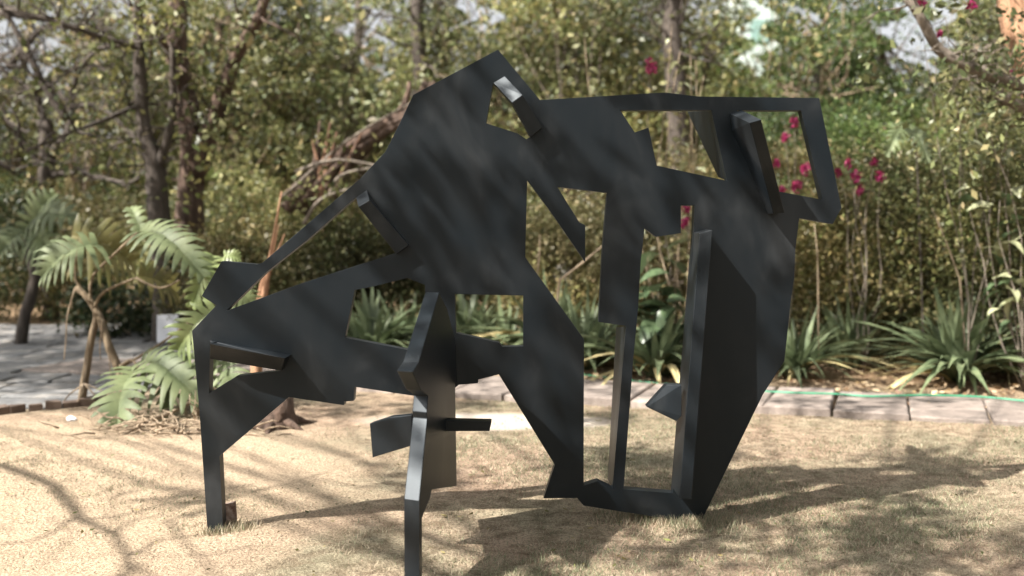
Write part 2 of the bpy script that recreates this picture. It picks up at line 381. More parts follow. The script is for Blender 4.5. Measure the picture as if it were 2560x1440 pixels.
# front leg: box plate at right angles to the body
def dD(px): return .8007 / (.107 - (px - 1280) / F)
leg = [(1098, 731), (1118, 772), (1138, 850), (1143, 956), (1138, 958), (1142, 1215), (1080, 1224), (1075, 1245), (1055, 1296), (1052, 1380), (1049, 1490),
       (1050, 1440), (1055, 1250), (1062, 1045), (1063, 1032), (1066, 990), (1053, 976), (1031, 930), (1046, 907)]
def prism(name, front, off, mat, parent, bev=.003):
    """front: list of world points (planar), off: extrusion vector"""
    bm = bmesh.new(); vs = [bm.verts.new(p) for p in front]
    for tri in tessellate_polygon([front]):
        try: bm.faces.new([vs[i] for i in tri])
        except ValueError: pass
    ret = bmesh.ops.extrude_face_region(bm, geom=bm.faces[:])
    for v in [e for e in ret['geom'] if isinstance(e, bmesh.types.BMVert)]: v.co += off
    bmesh.ops.recalc_face_normals(bm, faces=bm.faces)
    me = bpy.data.meshes.new(name); bm.to_mesh(me); bm.free()
    o = link(name, me, mat, parent)
    if bev: bevel(o, bev)
    return o
# split: upper wedge, lower front strut in side view (world Y/Z in plane)
def Dp(px, py): return P(px, py, dD(px))
legpts = [Dp(*q) for q in [(1098, 731), (1118, 772), (1138, 850), (1143, 956), (1138, 958), (1142, 1215), (1080, 1224), (1075, 1245), (1055, 1296)]]
zb = -.03
def onD(py, y): return Vector((-.362 + .107 * (y - 4.1), y, CAMH - (py - 560) / F * y))
pf = Dp(1050, 1440)
legpts += [Vector((legpts[-1].x, legpts[-1].y, zb)), Vector((pf.x, 4.0, zb)), onD(1252, 4.00), onD(1046, 4.17), onD(1032, 4.16), onD(990, 4.19), Dp(1053, 976), Dp(1031, 930), Dp(1046, 907)]
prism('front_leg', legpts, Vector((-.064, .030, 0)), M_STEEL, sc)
def fin(name, st, parent=sc, back=None, extra=.02):
    """st: (Lpx,Lpy,Rpx,Rpy,d or None for the body plate)"""
    vs = []; fs = []
    for (lx, ly, rx, ry, d) in st:
        d1 = d if d else dP(lx) - .002; d2 = d if d else dP(rx) - .002
        L_ = P(lx, ly, d1); R_ = P(rx, ry, d2)
        def bk(p):
            q = p.copy()
            for _ in range(6): q.y = dP(1280 + q.x / q.y * F)
            q.y = max(q.y, p.y) + extra; return q
        vs += [L_, R_, bk(R_), bk(L_)]
    n = len(st)
    for i in range(n - 1):
        for k in range(4): fs.append((i * 4 + k, i * 4 + (k + 1) % 4, i * 4 + 4 + (k + 1) % 4, i * 4 + 4 + k))
    fs.append((3, 2, 1, 0)); fs.append(tuple((n - 1) * 4 + k for k in range(4)))
    me = mesh(name, vs, fs); bm = bmesh.new(); bm.from_mesh(me); bmesh.ops.recalc_face_normals(bm, faces=bm.faces); bm.to_mesh(me); bm.free()
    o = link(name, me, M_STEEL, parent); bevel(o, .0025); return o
fin('fin', [(1233, 207, 1262, 190, None), (1280, 257, 1307, 237, 4.85), (1326, 343, 1356, 319, 4.90)])
fin('fin', [(890, 494, 917, 475, None), (896, 517, 924, 500, 4.79), (991, 636, 1022, 613, 4.87)])
fin('fin', [(1825, 284, 1854, 275, None), (1874, 307, 1903, 299, 4.66), (1933, 534, 1962, 532, 4.93)])
fin('fin', [(1735, 581, 1766, 573, None), (1749, 583, 1781, 575, 4.86), (1699, 1248, 1729, 1248, 4.78)])
fin('fin', [(525, 853, 525.5, 852, None), (526, 860, 712, 896, 4.74), (525, 897, 703, 927, 4.83)])
# horizontal flap above the left opening
# wing on the left of the front leg and the crossbar on its right
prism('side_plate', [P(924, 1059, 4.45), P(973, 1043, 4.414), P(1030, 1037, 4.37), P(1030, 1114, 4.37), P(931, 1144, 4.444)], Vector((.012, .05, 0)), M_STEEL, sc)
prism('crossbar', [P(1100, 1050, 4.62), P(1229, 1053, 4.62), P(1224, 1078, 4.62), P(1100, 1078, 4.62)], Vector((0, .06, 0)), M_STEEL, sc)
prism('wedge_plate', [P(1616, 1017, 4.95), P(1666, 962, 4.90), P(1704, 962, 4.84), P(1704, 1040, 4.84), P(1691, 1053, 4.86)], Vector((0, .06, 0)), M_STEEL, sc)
def hexa(name, f4, b4, mat=M_STEEL):
    vs = f4 + b4; fs = [(0, 1, 2, 3), (7, 6, 5, 4)] + [(i, (i + 1) % 4, (i + 1) % 4 + 4, i + 4) for i in range(4)]
    me = mesh(name, vs, fs); bm = bmesh.new(); bm.from_mesh(me); bmesh.ops.recalc_face_normals(bm, faces=bm.faces); bm.to_mesh(me); bm.free()
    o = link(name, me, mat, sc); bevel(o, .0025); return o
X = Vector((.05, 0, 0))
q = [P(1564, 816, dR(1564) + .063), P(1540, 818, 5.55), P(1519, 1197, 5.50), P(1532, 1221, dR(1531) + .063)]
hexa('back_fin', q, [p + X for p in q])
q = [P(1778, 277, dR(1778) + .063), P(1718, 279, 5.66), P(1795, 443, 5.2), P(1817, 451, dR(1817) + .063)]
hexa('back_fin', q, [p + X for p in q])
q = [P(558, 1262, 4.94), P(586, 1255, 4.98), P(590, 1318, 4.93), P(556, 1326, 4.88)]
hexa('foot_bracket', q, [p + Vector((.0, .03, 0)) for p in q], M_RUST)

# ------------------------------------------------------------------ off-frame shade trees (their limbs and leaves shade the lawn)
def lift(px, py, h): return G(px, py) + TS * (h / TS.z)
def lift_xy(x, y, h): return Vector((x, y, 0)) + TS * (h / TS.z)
sh = thing('shade_tree', (-7.2, -.6, 0), 'bare-limbed tree outside the left edge whose forked branch shadow crosses the pale soil', 'tree')
acc = Acc(); rs = random.Random(8)
acc.add(tube(wander((-7.2, -.6, -.1), (-7.0, -.2, 4.2), 8, .02, rs), [.2 - .01 * i for i in range(9)], 9, .08))
acc.build('trunk', M_BARKG, sh)
acc = Acc(); Hh = 4.3
main = [(-250, 1120), (0, 1165), (70, 1187), (135, 1215), (175, 1262), (205, 1300), (285, 1335), (318, 1390), (312, 1460), (300, 1560)]
mp = [Vector((-7.0, -.2, 4.1))] + [lift(x, y, Hh) for x, y in main]
acc.add(tube(mp, [.08, .045, .036, .034, .032, .03, .028, .02, .017, .014, .010], 7, .06))
for br in [[(205, 1300), (290, 1292), (400, 1262), (480, 1250), (560, 1236)], [(190, 1290), (120, 1340), (60, 1358), (-40, 1362)],
           [(318, 1395), (400, 1352), (470, 1340), (560, 1335)], [(420, 1300), (450, 1345), (500, 1392), (540, 1440)], [(0, 1165), (60, 1150), (140, 1158), (260, 1148)],
           [(285, 1335), (330, 1298), (420, 1285)], [(560, 1236), (700, 1215), (820, 1180)], [(312, 1440), (220, 1450), (80, 1480)], [(318, 1400), (370, 1440), (400, 1500)]]:
    acc.add(tube([lift(x, y, Hh + .1 * i) for i, (x, y) in enumerate(br)], [.013 - .0018 * i for i in range(len(br))], 5, .1))
for _ in range(20):
    x0 = rs.uniform(-100, 900); y0 = rs.uniform(1080, 1480); p0 = lift(x0, y0, Hh + rs.uniform(-.3, 1.2)); 
    p1 = p0 + Vector((rs.uniform(-.9, .9), rs.uniform(-.9, .9), rs.uniform(-.2, .3)))
    acc.add(tube(wander(p0, p1, 5, .09, rs), [.009, .008, .007, .006, .005, .003], 4))
acc.build('branches', M_BARKG, sh)

st2 = thing('shade_tree', (-6.4, -4.2, 0), 'broad leafy tree outside the frame at left dappling the lawn and the sculpture', 'tree')
acc = Acc(); acc.add(tube(wander((-6.4, -4.2, -.1), (-5.1, -1.3, 8.1), 8, .02, rs), [.26 - .012 * i for i in range(9)], 10, .08)); acc.build('trunk', M_BARKR, st2)
# shade density over the lawn in ground coordinates
def shade(x, y):
    s = .0
    def e(cx, cy, rx, ry, a): return a * math.exp(-(((x - cx) / rx) ** 2 + ((y - cy) / ry) ** 2))
    s += e(2.7, 5.0, 2.3, .95, 1.1) + e(3.6, 4.2, 2.2, .6, .8) + e(1.1, 6.2, .9, .5, .8) + e(1.6, 4.3, .7, .5, .5) + e(.9, 8.4, 3.0, .8, .45) + e(-4.6, 10.9, 2.8, 1.5, 2.4) + e(-5, 12, 3, 1.6, 1.6) + e(2.6, 6.2, 2.5, .3, .4) + e(-.9, 6.2, .7, .3, .25) + e(.6, 5.6, .8, .35, .15)
    s += .55 if y < 2.6 else 0
    if 9.3 < y < 14 and x > .5: s += .42 + .3 * math.sin(x * 2.3) * math.sin(y * 1.9)
    s -= e(2.4, 5.6, .6, .32, 2.2) + e(1.75, 5.9, .35, .13, 1.3) + e(2.6, 6.9, 2.6, .36, 1.1) + e(1.42, 4.72, .24, .14, 1.2) + e(.6, 4.2, .9, .4, 1.2) + e(3.3, 6.2, .3, .12, .9)
    return s
leafc = []; tips = []
for _k in range(3400):
    x = rs.uniform(-8, 8); y = rs.uniform(-6, 14.5)
    if rs.random() < .78 * shade(x, y):
        h = rs.uniform(5.0, 7.5); c = lift_xy(x, y, h); tips.append(c)
        leafc.append(np.array(c) + RNG.normal(size=(rs.randint(55, 110), 3)) * np.array([.17, .17, .12]))
V, cc = leaf_cloud(np.concatenate(leafc), .11, 'green', .55)
o = link('crown', np_mesh('crown', V, 4, cc), M_LEAF, st2)
acc = Acc(); hub = Vector((-5.1, -1.3, 8.0))
for c in tips[::30]: acc.add(tube(wander(hub, c, 6, .05, rs), [.035, .025, .02, .014, .010, .007, .004], 5))
acc.build('branches', M_BARKR, st2)

# ------------------------------------------------------------------ background woodland
def tree(name, label, cat, base, trunk_pts, r0, r1, bark, crown=None, group=None, branches=0, seed=0):
    rs = random.Random(seed); t = thing(name, base, label, cat, group)
    acc = Acc(); n = len(trunk_pts)
    acc.add(tube(trunk_pts, [r0 + (r1 - r0) * i / (n - 1) for i in range(n)], 10, .10, seed)); acc.build('trunk', bark, t)
    return t, rs
def interp(pts, n):
    """smooth resample of a pixel polyline [(px,py,d)] into world points"""
    out = []; m = len(pts) - 1
    for i in range(n + 1):
        t = i / n * m; k = min(int(t), m - 1); f = t - k; a, b = pts[k], pts[k + 1]
        p0 = pts[max(k - 1, 0)]; p3 = pts[min(k + 2, m)]
        def cr(j): return .5 * ((2 * a[j]) + (-p0[j] + b[j]) * f + (2 * p0[j] - 5 * a[j] + 4 * b[j] - p3[j]) * f * f + (-p0[j] + 3 * a[j] - 3 * b[j] + p3[j]) * f ** 3)
        out.append(P(cr(0), cr(1), cr(2)))
    return out
def limb(acc, pts, r0, r1, n=8, sides=7, seed=0):
    w = interp(pts, n); acc.add(tube(w, [r0 + (r1 - r0) * i / n for i in range(n + 1)], sides, .08, seed)); return w
def twigs(acc, w, rs, k, L, r, sides=4, up=.2):
    for _ in range(k):
        p = rs.choice(w); q = p + Vector((rs.uniform(-1, 1), rs.uniform(-.6, .6), rs.uniform(-.6, 1) + up)).normalized() * L * rs.uniform(.5, 1.3)
        ww = wander(p, q, 5, .10, rs); acc.add(tube(ww, [r * (1 - .16 * i) for i in range(6)], sides))
        for _ in range(2):
            p2 = rs.choice(ww[2:]); q2 = p2 + Vector((rs.uniform(-1, 1), rs.uniform(-.6, .6), rs.uniform(-.7, 1))).normalized() * L * .5 * rs.uniform(.5, 1.2)
            acc.add(tube(wander(p2, q2, 4, .1, rs), [r * .45 * (1 - .2 * i) for i in range(5)], 4))
def crown_near(w, rs, n, spread, size, pal, t, per=60):
    c = []
    for _ in range(n):
        p = rs.choice(w); c.append(np.array(p) + RNG.normal(size=3) * np.array([spread, spread * .7, spread * .8]) + RNG.normal(size=(per, 3)) * .22)
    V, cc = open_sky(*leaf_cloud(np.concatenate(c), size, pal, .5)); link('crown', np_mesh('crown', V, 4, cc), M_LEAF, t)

# T1 reddish forked tree
t, rs = tree('forked_tree', 'tall reddish-brown forked tree trunk left of the sculpture', 'tree', (-4.2, 13, 0),
   interp([(478, 850, 13), (470, 640, 13), (478, 480, 13), (480, 330, 13), (452, 200, 13), (440, 100, 13), (450, -60, 13)], 16), .20, .12, M_BARKR, seed=1)
acc = Acc(); w = limb(acc, [(492, 450, 13), (520, 330, 12.9), (545, 270, 12.9), (590, 140, 12.7), (650, 40, 12.5), (670, -40, 12.5)], .15, .05, 10)
w2 = limb(acc, [(475, 300, 13), (440, 180, 12.8), (400, 90, 12.6), (330, 20, 12.5)], .06, .03, 8)
twigs(acc, w + w2, rs, 26, 1.0, .022); acc.build('branches', M_BARKR, t); crown_near(w + w2 + [P(450, y, 13) for y in (0, -100, -200)], rs, 46, .8, .10, 'olive', t)
# T2 dark trunk
t, rs = tree('slender_tree', 'dark slender tree trunk standing just left of the reddish forked tree', 'tree', (-4.4, 12.4, 0),
   interp([(415, 850, 12.4), (405, 640, 12.4), (392, 480, 12.4), (385, 400, 12.4), (362, 330, 12.4), (350, 200, 12.4), (345, 60, 12.4), (350, -60, 12.4)], 16), .16, .045, M_BARKD, seed=2)
acc = Acc(); w = limb(acc, [(395, 420, 12.4), (420, 340, 12.3), (432, 240, 12.3), (430, 100, 12.2)], .07, .03)
w2 = limb(acc, [(352, 260, 12.4), (260, 300, 12.2), (180, 330, 12), (60, 380, 12)], .035, .015)
w3 = limb(acc, [(350, 120, 12.4), (250, 90, 12.2), (130, 50, 12), (10, 20, 12)], .04, .02)
twigs(acc, w + w2 + w3, rs, 36, .9, .018); acc.build('branches', M_BARKD, t); crown_near(w + w2 + w3, rs, 14, .5, .09, 'olive', t, 40)
# T3 bare branching tree at far left
t, rs = tree('bare_tree', 'dark leafless tree with tangled branches at the far left', 'tree', (-7.2, 15.6, 0),
   interp([(132, 900, 15.6), (122, 640, 15.6), (112, 470, 15.6), (120, 380, 15.6), (112, 300, 15.6)], 10), .13, .12, M_BARKD, seed=3)
acc = Acc(); W3 = []
for pts, r in [([(112, 470, 15.6), (60, 440, 15.4), (0, 410, 15.2), (-80, 360, 15.1)], .06), ([(112, 400, 15.6), (170, 330, 15.5), (175, 260, 15.4), (100, 200, 15.4), (0, 150, 15.3)], .06),
               ([(112, 320, 15.6), (90, 240, 15.6), (40, 200, 15.6), (-40, 140, 15.6)], .05), ([(170, 300, 15.5), (120, 230, 15.4), (20, 40, 15.3), (-20, -30, 15.3)], .06),
               ([(120, 440, 15.6), (200, 430, 15.5), (270, 450, 15.4), (330, 455, 15.2), (400, 410, 15.1)], .045), ([(175, 265, 15.4), (250, 270, 15.4), (320, 330, 15.3), (360, 400, 15.2)], .04),
               ([(170, 300, 15.5), (190, 190, 15.4), (250, 120, 15.3), (330, 110, 15.2), (400, 40, 15.1)], .04), ([(20, 170, 15.6), (120, 60, 15.4), (220, 90, 15.3), (290, 110, 15.2)], .05),
               ([(112, 430, 15.6), (20, 300, 15.4), (-20, 200, 15.4)], .045), ([(60, 240, 15.6), (130, 210, 15.5), (220, 160, 15.4), (330, 220, 15.4)], .03), ([(0, 30, 15.4), (100, 45, 15.4), (170, 60, 15.3), (280, 110, 15.2)], .05)]:
    W3 += limb(acc, pts, r * 1.3, r * .5, 8, 6, 4)
twigs(acc, W3, rs, 120, 1.0, .02); acc.build('branches', M_BARKD, t); crown_near(W3, rs, 16, .4, .07, 'olive', t, 26)
# other trunks
def simple_tree(name, label, pts, r0, r1, bark, tw, cr, pal, seed, group=None, size=.10, spread=1.1, per=60):
    base = P(*pts[0]); base.z = 0
    t, rs = tree(name, label, 'tree', base, interp([(pts[0][0], 560 + CAMH / pts[0][2] * F, pts[0][2])] + pts, 12), r0, r1, bark, seed=seed, group=group)
    w = interp(pts, 12)[4:]
    acc = Acc(); twigs(acc, w, rs, tw, 1.5, .03); acc.build('branches', bark, t)
    if cr: crown_near(w, rs, cr, spread, size, pal, t, per)
    return t
simple_tree('dark_trunked_tree', 'dark straight tree trunk rising behind the peak of the sculpture', [(1052, 500, 19), (1050, 200, 19), (1043, 60, 19), (1040, -100, 19)], .17, .11, M_BARKD, 20, 60, 'pale', 21, spread=1.5)
simple_tree('gnarled_tree', 'dark gnarled trunk half hidden in leaves above the right part of the sculpture', [(1700, 500, 17), (1688, 200, 17), (1680, 60, 17), (1700, -100, 17)], .2, .15, M_BARKD, 20, 70, 'olive', 22, spread=1.3)
simple_tree('leafy_tree', 'thin-stemmed leafy tree between the forked tree and the sculpture peak', [(880, 520, 21), (870, 250, 21), (900, 60, 21), (880, -120, 21)], .12, .08, M_BARKG, 20, 46, 'pale', 23, spread=1.6)
# right-hand tree close by, orange bark
t, rs = tree('orange_barked_tree', 'orange-barked leaning tree at the upper right corner', 'tree', (4.9, 8.6, 0),
   interp([(2760, 1000, 8.8), (2680, 500, 8.7), (2590, 180, 8.6), (2548, 60, 8.6), (2530, -80, 8.6)], 12), .20, .13, M_ORANGE, seed=5)
acc = Acc(); w = limb(acc, [(2600, 290, 8.6), (2545, 262, 8.5), (2500, 240, 8.4), (2480, 222, 8.4)], .06, .03)
w2 = limb(acc, [(2590, 230, 8.6), (2480, 190, 8.4), (2400, 155, 8.3), (2345, 120, 8.3), (2310, 60, 8.2), (2265, -20, 8.2)], .06, .035, 12)
twigs(acc, w + w2, rs, 22, .5, .01); acc.build('branches', M_BARKG, t)
crown_near(w + w2, rs, 80, .38, .06, 'pale', t, 30)
# fallen splintered trunk
t = thing('fallen_tree', P(800, 700, 12), 'fallen tree with splintered orange-brown wood slanting down behind the sculpture neck', 'fallen tree')
acc = Acc(); rf = random.Random(4)
for k in range(9):
    o1 = rf.uniform(-22, 22); o2 = rf.uniform(-14, 14); dd = rf.uniform(-.2, .3)
    limb(acc, [(735 + o1, 520 + o2, 12 + dd), (800 + o1, 450 + o2, 12 + dd), (880 + o1 * .8, 385 + o2, 12 + dd), (950, 325 + o1 * .7, 12), (1000 + rf.uniform(0, 50), 275 + o1 * .5, 12), (1040 + rf.uniform(-20, 60), 215 + o2, 12)], rf.uniform(.08, .14), .03, 12, 6, k)
acc.build('trunk', M_BARKR, t)
for k, (x1, y1) in enumerate([(800, 300), (826, 305), (842, 330), (868, 345), (780, 350), (905, 330), (890, 360)]):
    acc = Acc(); xb = 770 + k * 9; limb(acc, [(xb, 500, 11.9), ((xb + x1) / 2 + 6, (500 + y1) / 2, 11.85), (x1, y1, 11.8)], rf.uniform(.06, .10), .008, 8, 5, k); acc.build('splinter', M_SPLINT if k % 3 else M_BARKR, t)
for pts, r_ in [([(740, 430, 11.7), (830, 400, 11.6), (930, 412, 11.5), (1010, 440, 11.5)], .026), ([(820, 500, 11.7), (850, 440, 11.6), (930, 420, 11.5)], .03), ([(700, 500, 11.7), (870, 350, 11.6), (1060, 240, 11.6)], .02),
        ([(900, 470, 11.7), (960, 400, 11.6), (1010, 330, 11.6)], .03), ([(760, 560, 11.7), (800, 500, 11.6), (880, 470, 11.6)], .03)]:
    acc = Acc(); limb(acc, pts, r_, r_ * .5, 8, 6); acc.build('branch', M_BARKG, t)
pts_, _c = clumps(P(890, 420, 11.7), (1.0, .2, .7), 14, 40, .14); V, c = leaf_cloud(pts_, .07, 'olive', .5); link('leaves', np_mesh('leaves', V, 4, c), M_LEAF, t)
# broken pale trunk and stumps
t = thing('broken_sapling', G(660, 1000), 'thin snapped tree stem with pale orange wood behind the diagonal strut', 'tree stem')
acc = Acc(); rf = random.Random(12)
for k, (tx, ty) in enumerate([(704, 478), (697, 560), (690, 600), (712, 585), (668, 720), (684, 650)]):
    o_ = rf.uniform(-9, 9)
    limb(acc, [(640 + o_, 1005, 9.0), (650 + o_, 800, 9.0 + .02 * k), (664 + o_, 710, 9.0), ((664 + tx) / 2 + o_ * .5, (710 + ty) / 2, 9.0), (tx, ty, 9.0)], rf.uniform(.028, .05), .007, 12, 6, k)
acc.build('trunk', M_ORANGE, t)
t = thing('tree_stump', P(865, 800, 14), 'grey-brown broken stump standing behind the arm of the sculpture', 'stump')
acc = Acc(); limb(acc, [(862, 860, 14), (864, 660, 14), (866, 552, 14)], .17, .15, 6, 8); limb(acc, [(850, 700, 13.8), (846, 600, 13.8), (850, 560, 13.8)], .05, .04, 6, 6); acc.build('trunk', M_BARKG, t)
t = thing('tree_stump', G(680, 1068), 'dark reddish root stump on the lawn behind the sculpture arm', 'stump')
acc = Acc(); bp = G(682, 1066)
acc.add(tube([bp + Vector((.0, 0, -.05)), bp + Vector((.0, 0, .06)), bp + Vector((.03, 0, .14)), bp + Vector((.05, 0, .24))], [.21, .17, .12, .09], 11, .22, 3))
for i in range(7):
    an = i * .9 + .3; acc.add(tube([bp + Vector((0, 0, .06)), bp + Vector((math.cos(an) * .17, math.sin(an) * .17, .04)), bp + Vector((math.cos(an) * .34, math.sin(an) * .3, -.02))], [.05, .035, .01], 6, .2, i))
acc.build('trunk', M_BARKR, t)

# shrubs and crowns in depth layers
def shrub(name, label, cat, x, y, rad, hgt, pal, ncl, nper, size, seed, group=None, stems=8, stemmat=None, low=.1, spread=.25):
    rs = random.Random(seed); t = thing(name, (x, y, 0), label, cat, group)
    acc = Acc(); pts, cc = clumps((x, y, hgt * .52), (rad, rad * .8, hgt * .5), ncl, nper, spread, zmin=low)
    for c in cc[:stems]:
        acc.add(tube(wander((x + rs.uniform(-.4, .4) * rad, y + rs.uniform(-.3, .3) * rad, -.05), c, 6, .05, rs), [.012, .011, .010, .008, .006, .004, .002], 5))
    acc.build('stems', stemmat or M_TWIG, t)
    V, c = leaf_cloud(pts, size, pal, .5); link('foliage', np_mesh('foliage', V, 4, c), M_LEAF, t); return t
def pxx(px, d): return (px - 1280) / F * d
rs = random.Random(77)
shr = [  # px, d, radius, height, palette, label
 (620, 12.2, 1.0, 1.5, 'brown', 'brownish dry bush directly behind the diagonal strut'),
 (820, 12.8, 1.1, 1.8, 'olive', 'olive bush behind the triangular opening by the arm'),
 (1010, 13.0, 1.1, 1.7, 'brown', 'dry bush hidden mostly by the sculpture head'),
 (1200, 13.0, 1.1, 1.9, 'olive', 'olive bush behind the middle of the sculpture'),
 (1400, 12.0, 1.0, 1.7, 'tan', 'tan dry bush seen through the tall centre gap'),
 (1540, 12.6, 1.0, 2.0, 'tan', 'tan leggy bush behind the upper strut of the right half'),
 (1730, 12.4, 1.1, 2.5, 'tan', 'tall tan bush seen through the upper left window of the sculpture'),
 (1930, 11.8, 1.1, 2.4, 'tan', 'flowering bush behind the upper right window of the sculpture'),
 (2110, 11.2, 1.1, 1.9, 'brown', 'brownish dense bush right beside the sculpture'),
 (2270, 11.0, 1.2, 2.4, 'brown', 'tall brown-green dense bush second from the right'),
 (2450, 10.6, 1.2, 2.6, 'olive', 'olive bush with many small leaves at the right edge'),
 (2620, 9.6, 1.0, 2.6, 'olive', 'dense small-leaved bush cut by the right edge of the frame'),
 (2200, 14.5, 1.5, 3.3, 'green', 'tall green bush behind the bushes on the right'),
 (1990, 15.0, 1.5, 3.4, 'green', 'tall green bush above the right corner of the sculpture'),
 (2430, 14.5, 1.5, 3.0, 'olive', 'bushy olive growth at upper right behind the leaning branch'),
 (300, 17.5, 1.4, 1.9, 'brown', 'brown undergrowth behind the dark slender trunk'),
 (120, 15.5, 1.4, 2.1, 'brown', 'brown undergrowth behind the bare tree'),
 (-60, 15.0, 1.3, 2.2, 'dark', 'dark bush at the far left edge'),
 (560, 15.0, 1.4, 2.4, 'olive', 'olive bush between the forked tree and the sculpture'),
]
for i, (px, d, r, h, pal, lab) in enumerate(shr):
    shrub('dry_shrub' if pal in ('tan', 'brown') else 'green_shrub', lab, 'shrub', pxx(px, d), d, r, h, pal, 170, 125, .048, 100 + i, 'bushes massed behind the planting bed', 5, M_BARKD, .05, .15)
shrub('low_bush', 'low dark green bush beside the far side of the flagstone path', 'shrub', pxx(330, 13.2), 13.2, .8, .75, 'dark', 50, 80, .07, 140, None, 4, None, .02, .14)
# taller trees with crowns behind, in two ranks
ranks = [
 (60, 20, 'olive'), (230, 19, 'olive'), (420, 21, 'olive'), (600, 19, 'olive'), (760, 20, 'pale'), (930, 22, 'pale'), (1120, 20, 'pale'), (1290, 19, 'olive'), (1430, 18, 'olive'), (1560, 20, 'pale'),
 (1760, 21, 'olive'), (2010, 20, 'green'), (2180, 21, 'green'), (2450, 21, 'olive'), (2600, 18, 'olive'), (-120, 19, 'olive')]
pos = ['at the far left behind the bare tree', 'behind the tangled bare branches', 'behind the forked reddish tree', 'just right of the forked reddish tree', 'above the fallen splintered trunk',
 'behind the dark straight trunk', 'above the peak of the sculpture', 'right of the sculpture peak', 'above the low roofline of the sculpture', 'left of the gnarled dark trunk',
 'right of the gnarled dark trunk', 'above the upper right window of the sculpture', 'right of the sculpture corner', 'behind the leaning right branch', 'at the far right edge', 'beyond the far left edge']
for i, ((px, d, pal), ps) in enumerate(zip(ranks, pos)):
    rs2 = random.Random(300 + i); x = pxx(px, d); t = thing('background_tree', (x, d, 0), 'sunlit %s leafy tree ' % {'olive': 'olive', 'pale': 'pale yellow-green', 'green': 'green'}[pal] + ps, 'tree', 'trees filling the background')
    acc = Acc(); top = Vector((x + rs2.uniform(-.5, .5), d, 5.4)); tr = wander((x, d, -.1), top, 8, .03, rs2); acc.add(tube(tr, [.16 - .012 * k for k in range(9)], 7, .1, i)); acc.build('trunk', rs2.choice([M_BARKG, M_BARKR, M_BARKD]), t)
    pts, cc = clumps((x, d, 4.2), (1.8, 1.6, 3.1), 190 if i not in (0, 1, 5) else 120, 105, .20, shell=.25, zmin=1.3)
    acc = Acc()
    for c in cc[::3]: acc.add(tube(wander(tr[rs2.randint(2, 8)], c, 5, .06, rs2), [.035, .028, .022, .016, .011, .005], 4))
    acc.build('branches', M_TWIG if i % 2 else M_BARKG, t)
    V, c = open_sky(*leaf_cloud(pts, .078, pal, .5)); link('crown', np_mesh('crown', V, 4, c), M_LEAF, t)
# far wood that reads as one mass
pts = RNG.uniform([-26, 27, 0], [26, 36, 8.6], (100000, 3)); nz = np.sin(pts[:, 0] * .9) + np.sin(pts[:, 0] * 2.3 + 1) * .7 + np.sin(pts[:, 2] * 2.1 + pts[:, 0]) * .6
keep = pts[:, 2] < 7.0 + nz * 1.1; keep &= ~((np.abs(pts[:, 0] + 14.0) < 1.9) & (pts[:, 2] > 4.2)); pts = pts[keep]
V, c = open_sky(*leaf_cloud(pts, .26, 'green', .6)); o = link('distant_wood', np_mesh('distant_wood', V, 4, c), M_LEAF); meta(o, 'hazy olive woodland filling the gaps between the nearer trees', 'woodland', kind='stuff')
# trees behind the photographer, mirrored in the paint
for i, x in enumerate([-9, -3, 3, 9]):
    t = thing('rear_tree', (x, -9, 0), ['leafy tree behind the photographer, farthest left', 'leafy tree behind the photographer, left of centre', 'leafy tree behind the photographer, right of centre', 'leafy tree behind the photographer, farthest right'][i], 'tree', 'trees behind the photographer')
    acc = Acc(); acc.add(tube([(x, -9, -.1), (x + .1, -9, 2), (x, -9, 4)], [.2, .17, .12], 7)); acc.build('trunk', M_BARKG, t)
    pts, cc = clumps((x, -9, 3.2), (3.2, 1.6, 2.6), 80, 60, .35, shell=.3, zmin=.4); V, c = leaf_cloud(pts, .2, 'green', .6); link('crown', np_mesh('crown', V, 4, c), M_LEAF, t)

# distant pale building seen through the leaves
bd = thing('far_building', (pxx(1900, 40), 40, 0), 'pale green building glimpsed through the leaves above the sculpture', 'building')
x0, x1 = pxx(1855, 40), pxx(1945, 40)
vs = [(x0, 40, 0), (x1, 40, 0), (x1, 46, 0), (x0, 46, 0), (x0, 40, 11), (x1, 40, 11), (x1, 46, 11), (x0, 46, 11)]
BF = [(0, 1, 5, 4), (1, 2, 6, 5), (2, 3, 7, 6), (3, 0, 4, 7), (4, 5, 6, 7), (3, 2, 1, 0)]
link('wall', mesh('wall', vs, BF), M_WALL, bd)
for k in range(3):
    z = 4.2 + k * 2.3; xa = x0 + .35; xb = x1 - .35
    link('window', mesh('window', [(xa, 39.95, z), (xb, 39.95, z), (xb, 40.02, z), (xa, 40.02, z), (xa, 39.95, z + .9), (xb, 39.95, z + .9), (xb, 40.02, z + .9), (xa, 40.02, z + .9)], BF), M_GLASS, bd)

# ------------------------------------------------------------------ strap-leaf clumps
def strap_mesh(L, w, arch, lean, seed):
    rs = random.Random(seed); n = 7; vs = []; fs = []
    for i in range(n + 1):
        t = i / n; x = L * (lean * t + .42 * arch * t * t); z = L * (.95 * t * (1 - .1 * lean) - arch * t * t * .75)
        ww = w * (1 - t ** 2.6) * (.75 + .5 * math.sin(math.pi * min(1, t * 1.2))) * .5 + .0008
        tw = .25 * t * rs.uniform(-1, 1)
        vs += [(x, -ww, z + ww * .5 + tw * ww), (x, 0, z), (x, ww, z + ww * .5 - tw * ww)]
    for i in range(n):
        a = i * 3; fs += [(a, a + 1, a + 4, a + 3), (a + 1, a + 2, a + 5, a + 4)]
    return mesh('strap_leaf', vs, fs, True)
STR = [strap_mesh(1, .058 + .016 * (k % 2), a, le, k) for k, (a, le) in enumerate([(.35, .25), (.55, .4), (.8, .55), (1.0, .6), (.2, .12), (.7, .8)])]
for me in STR: me.materials.append(M_STRAP)
STRD = strap_mesh(1, .06, 1.1, .8, 50); STRD.materials.append(M_STRAPD)
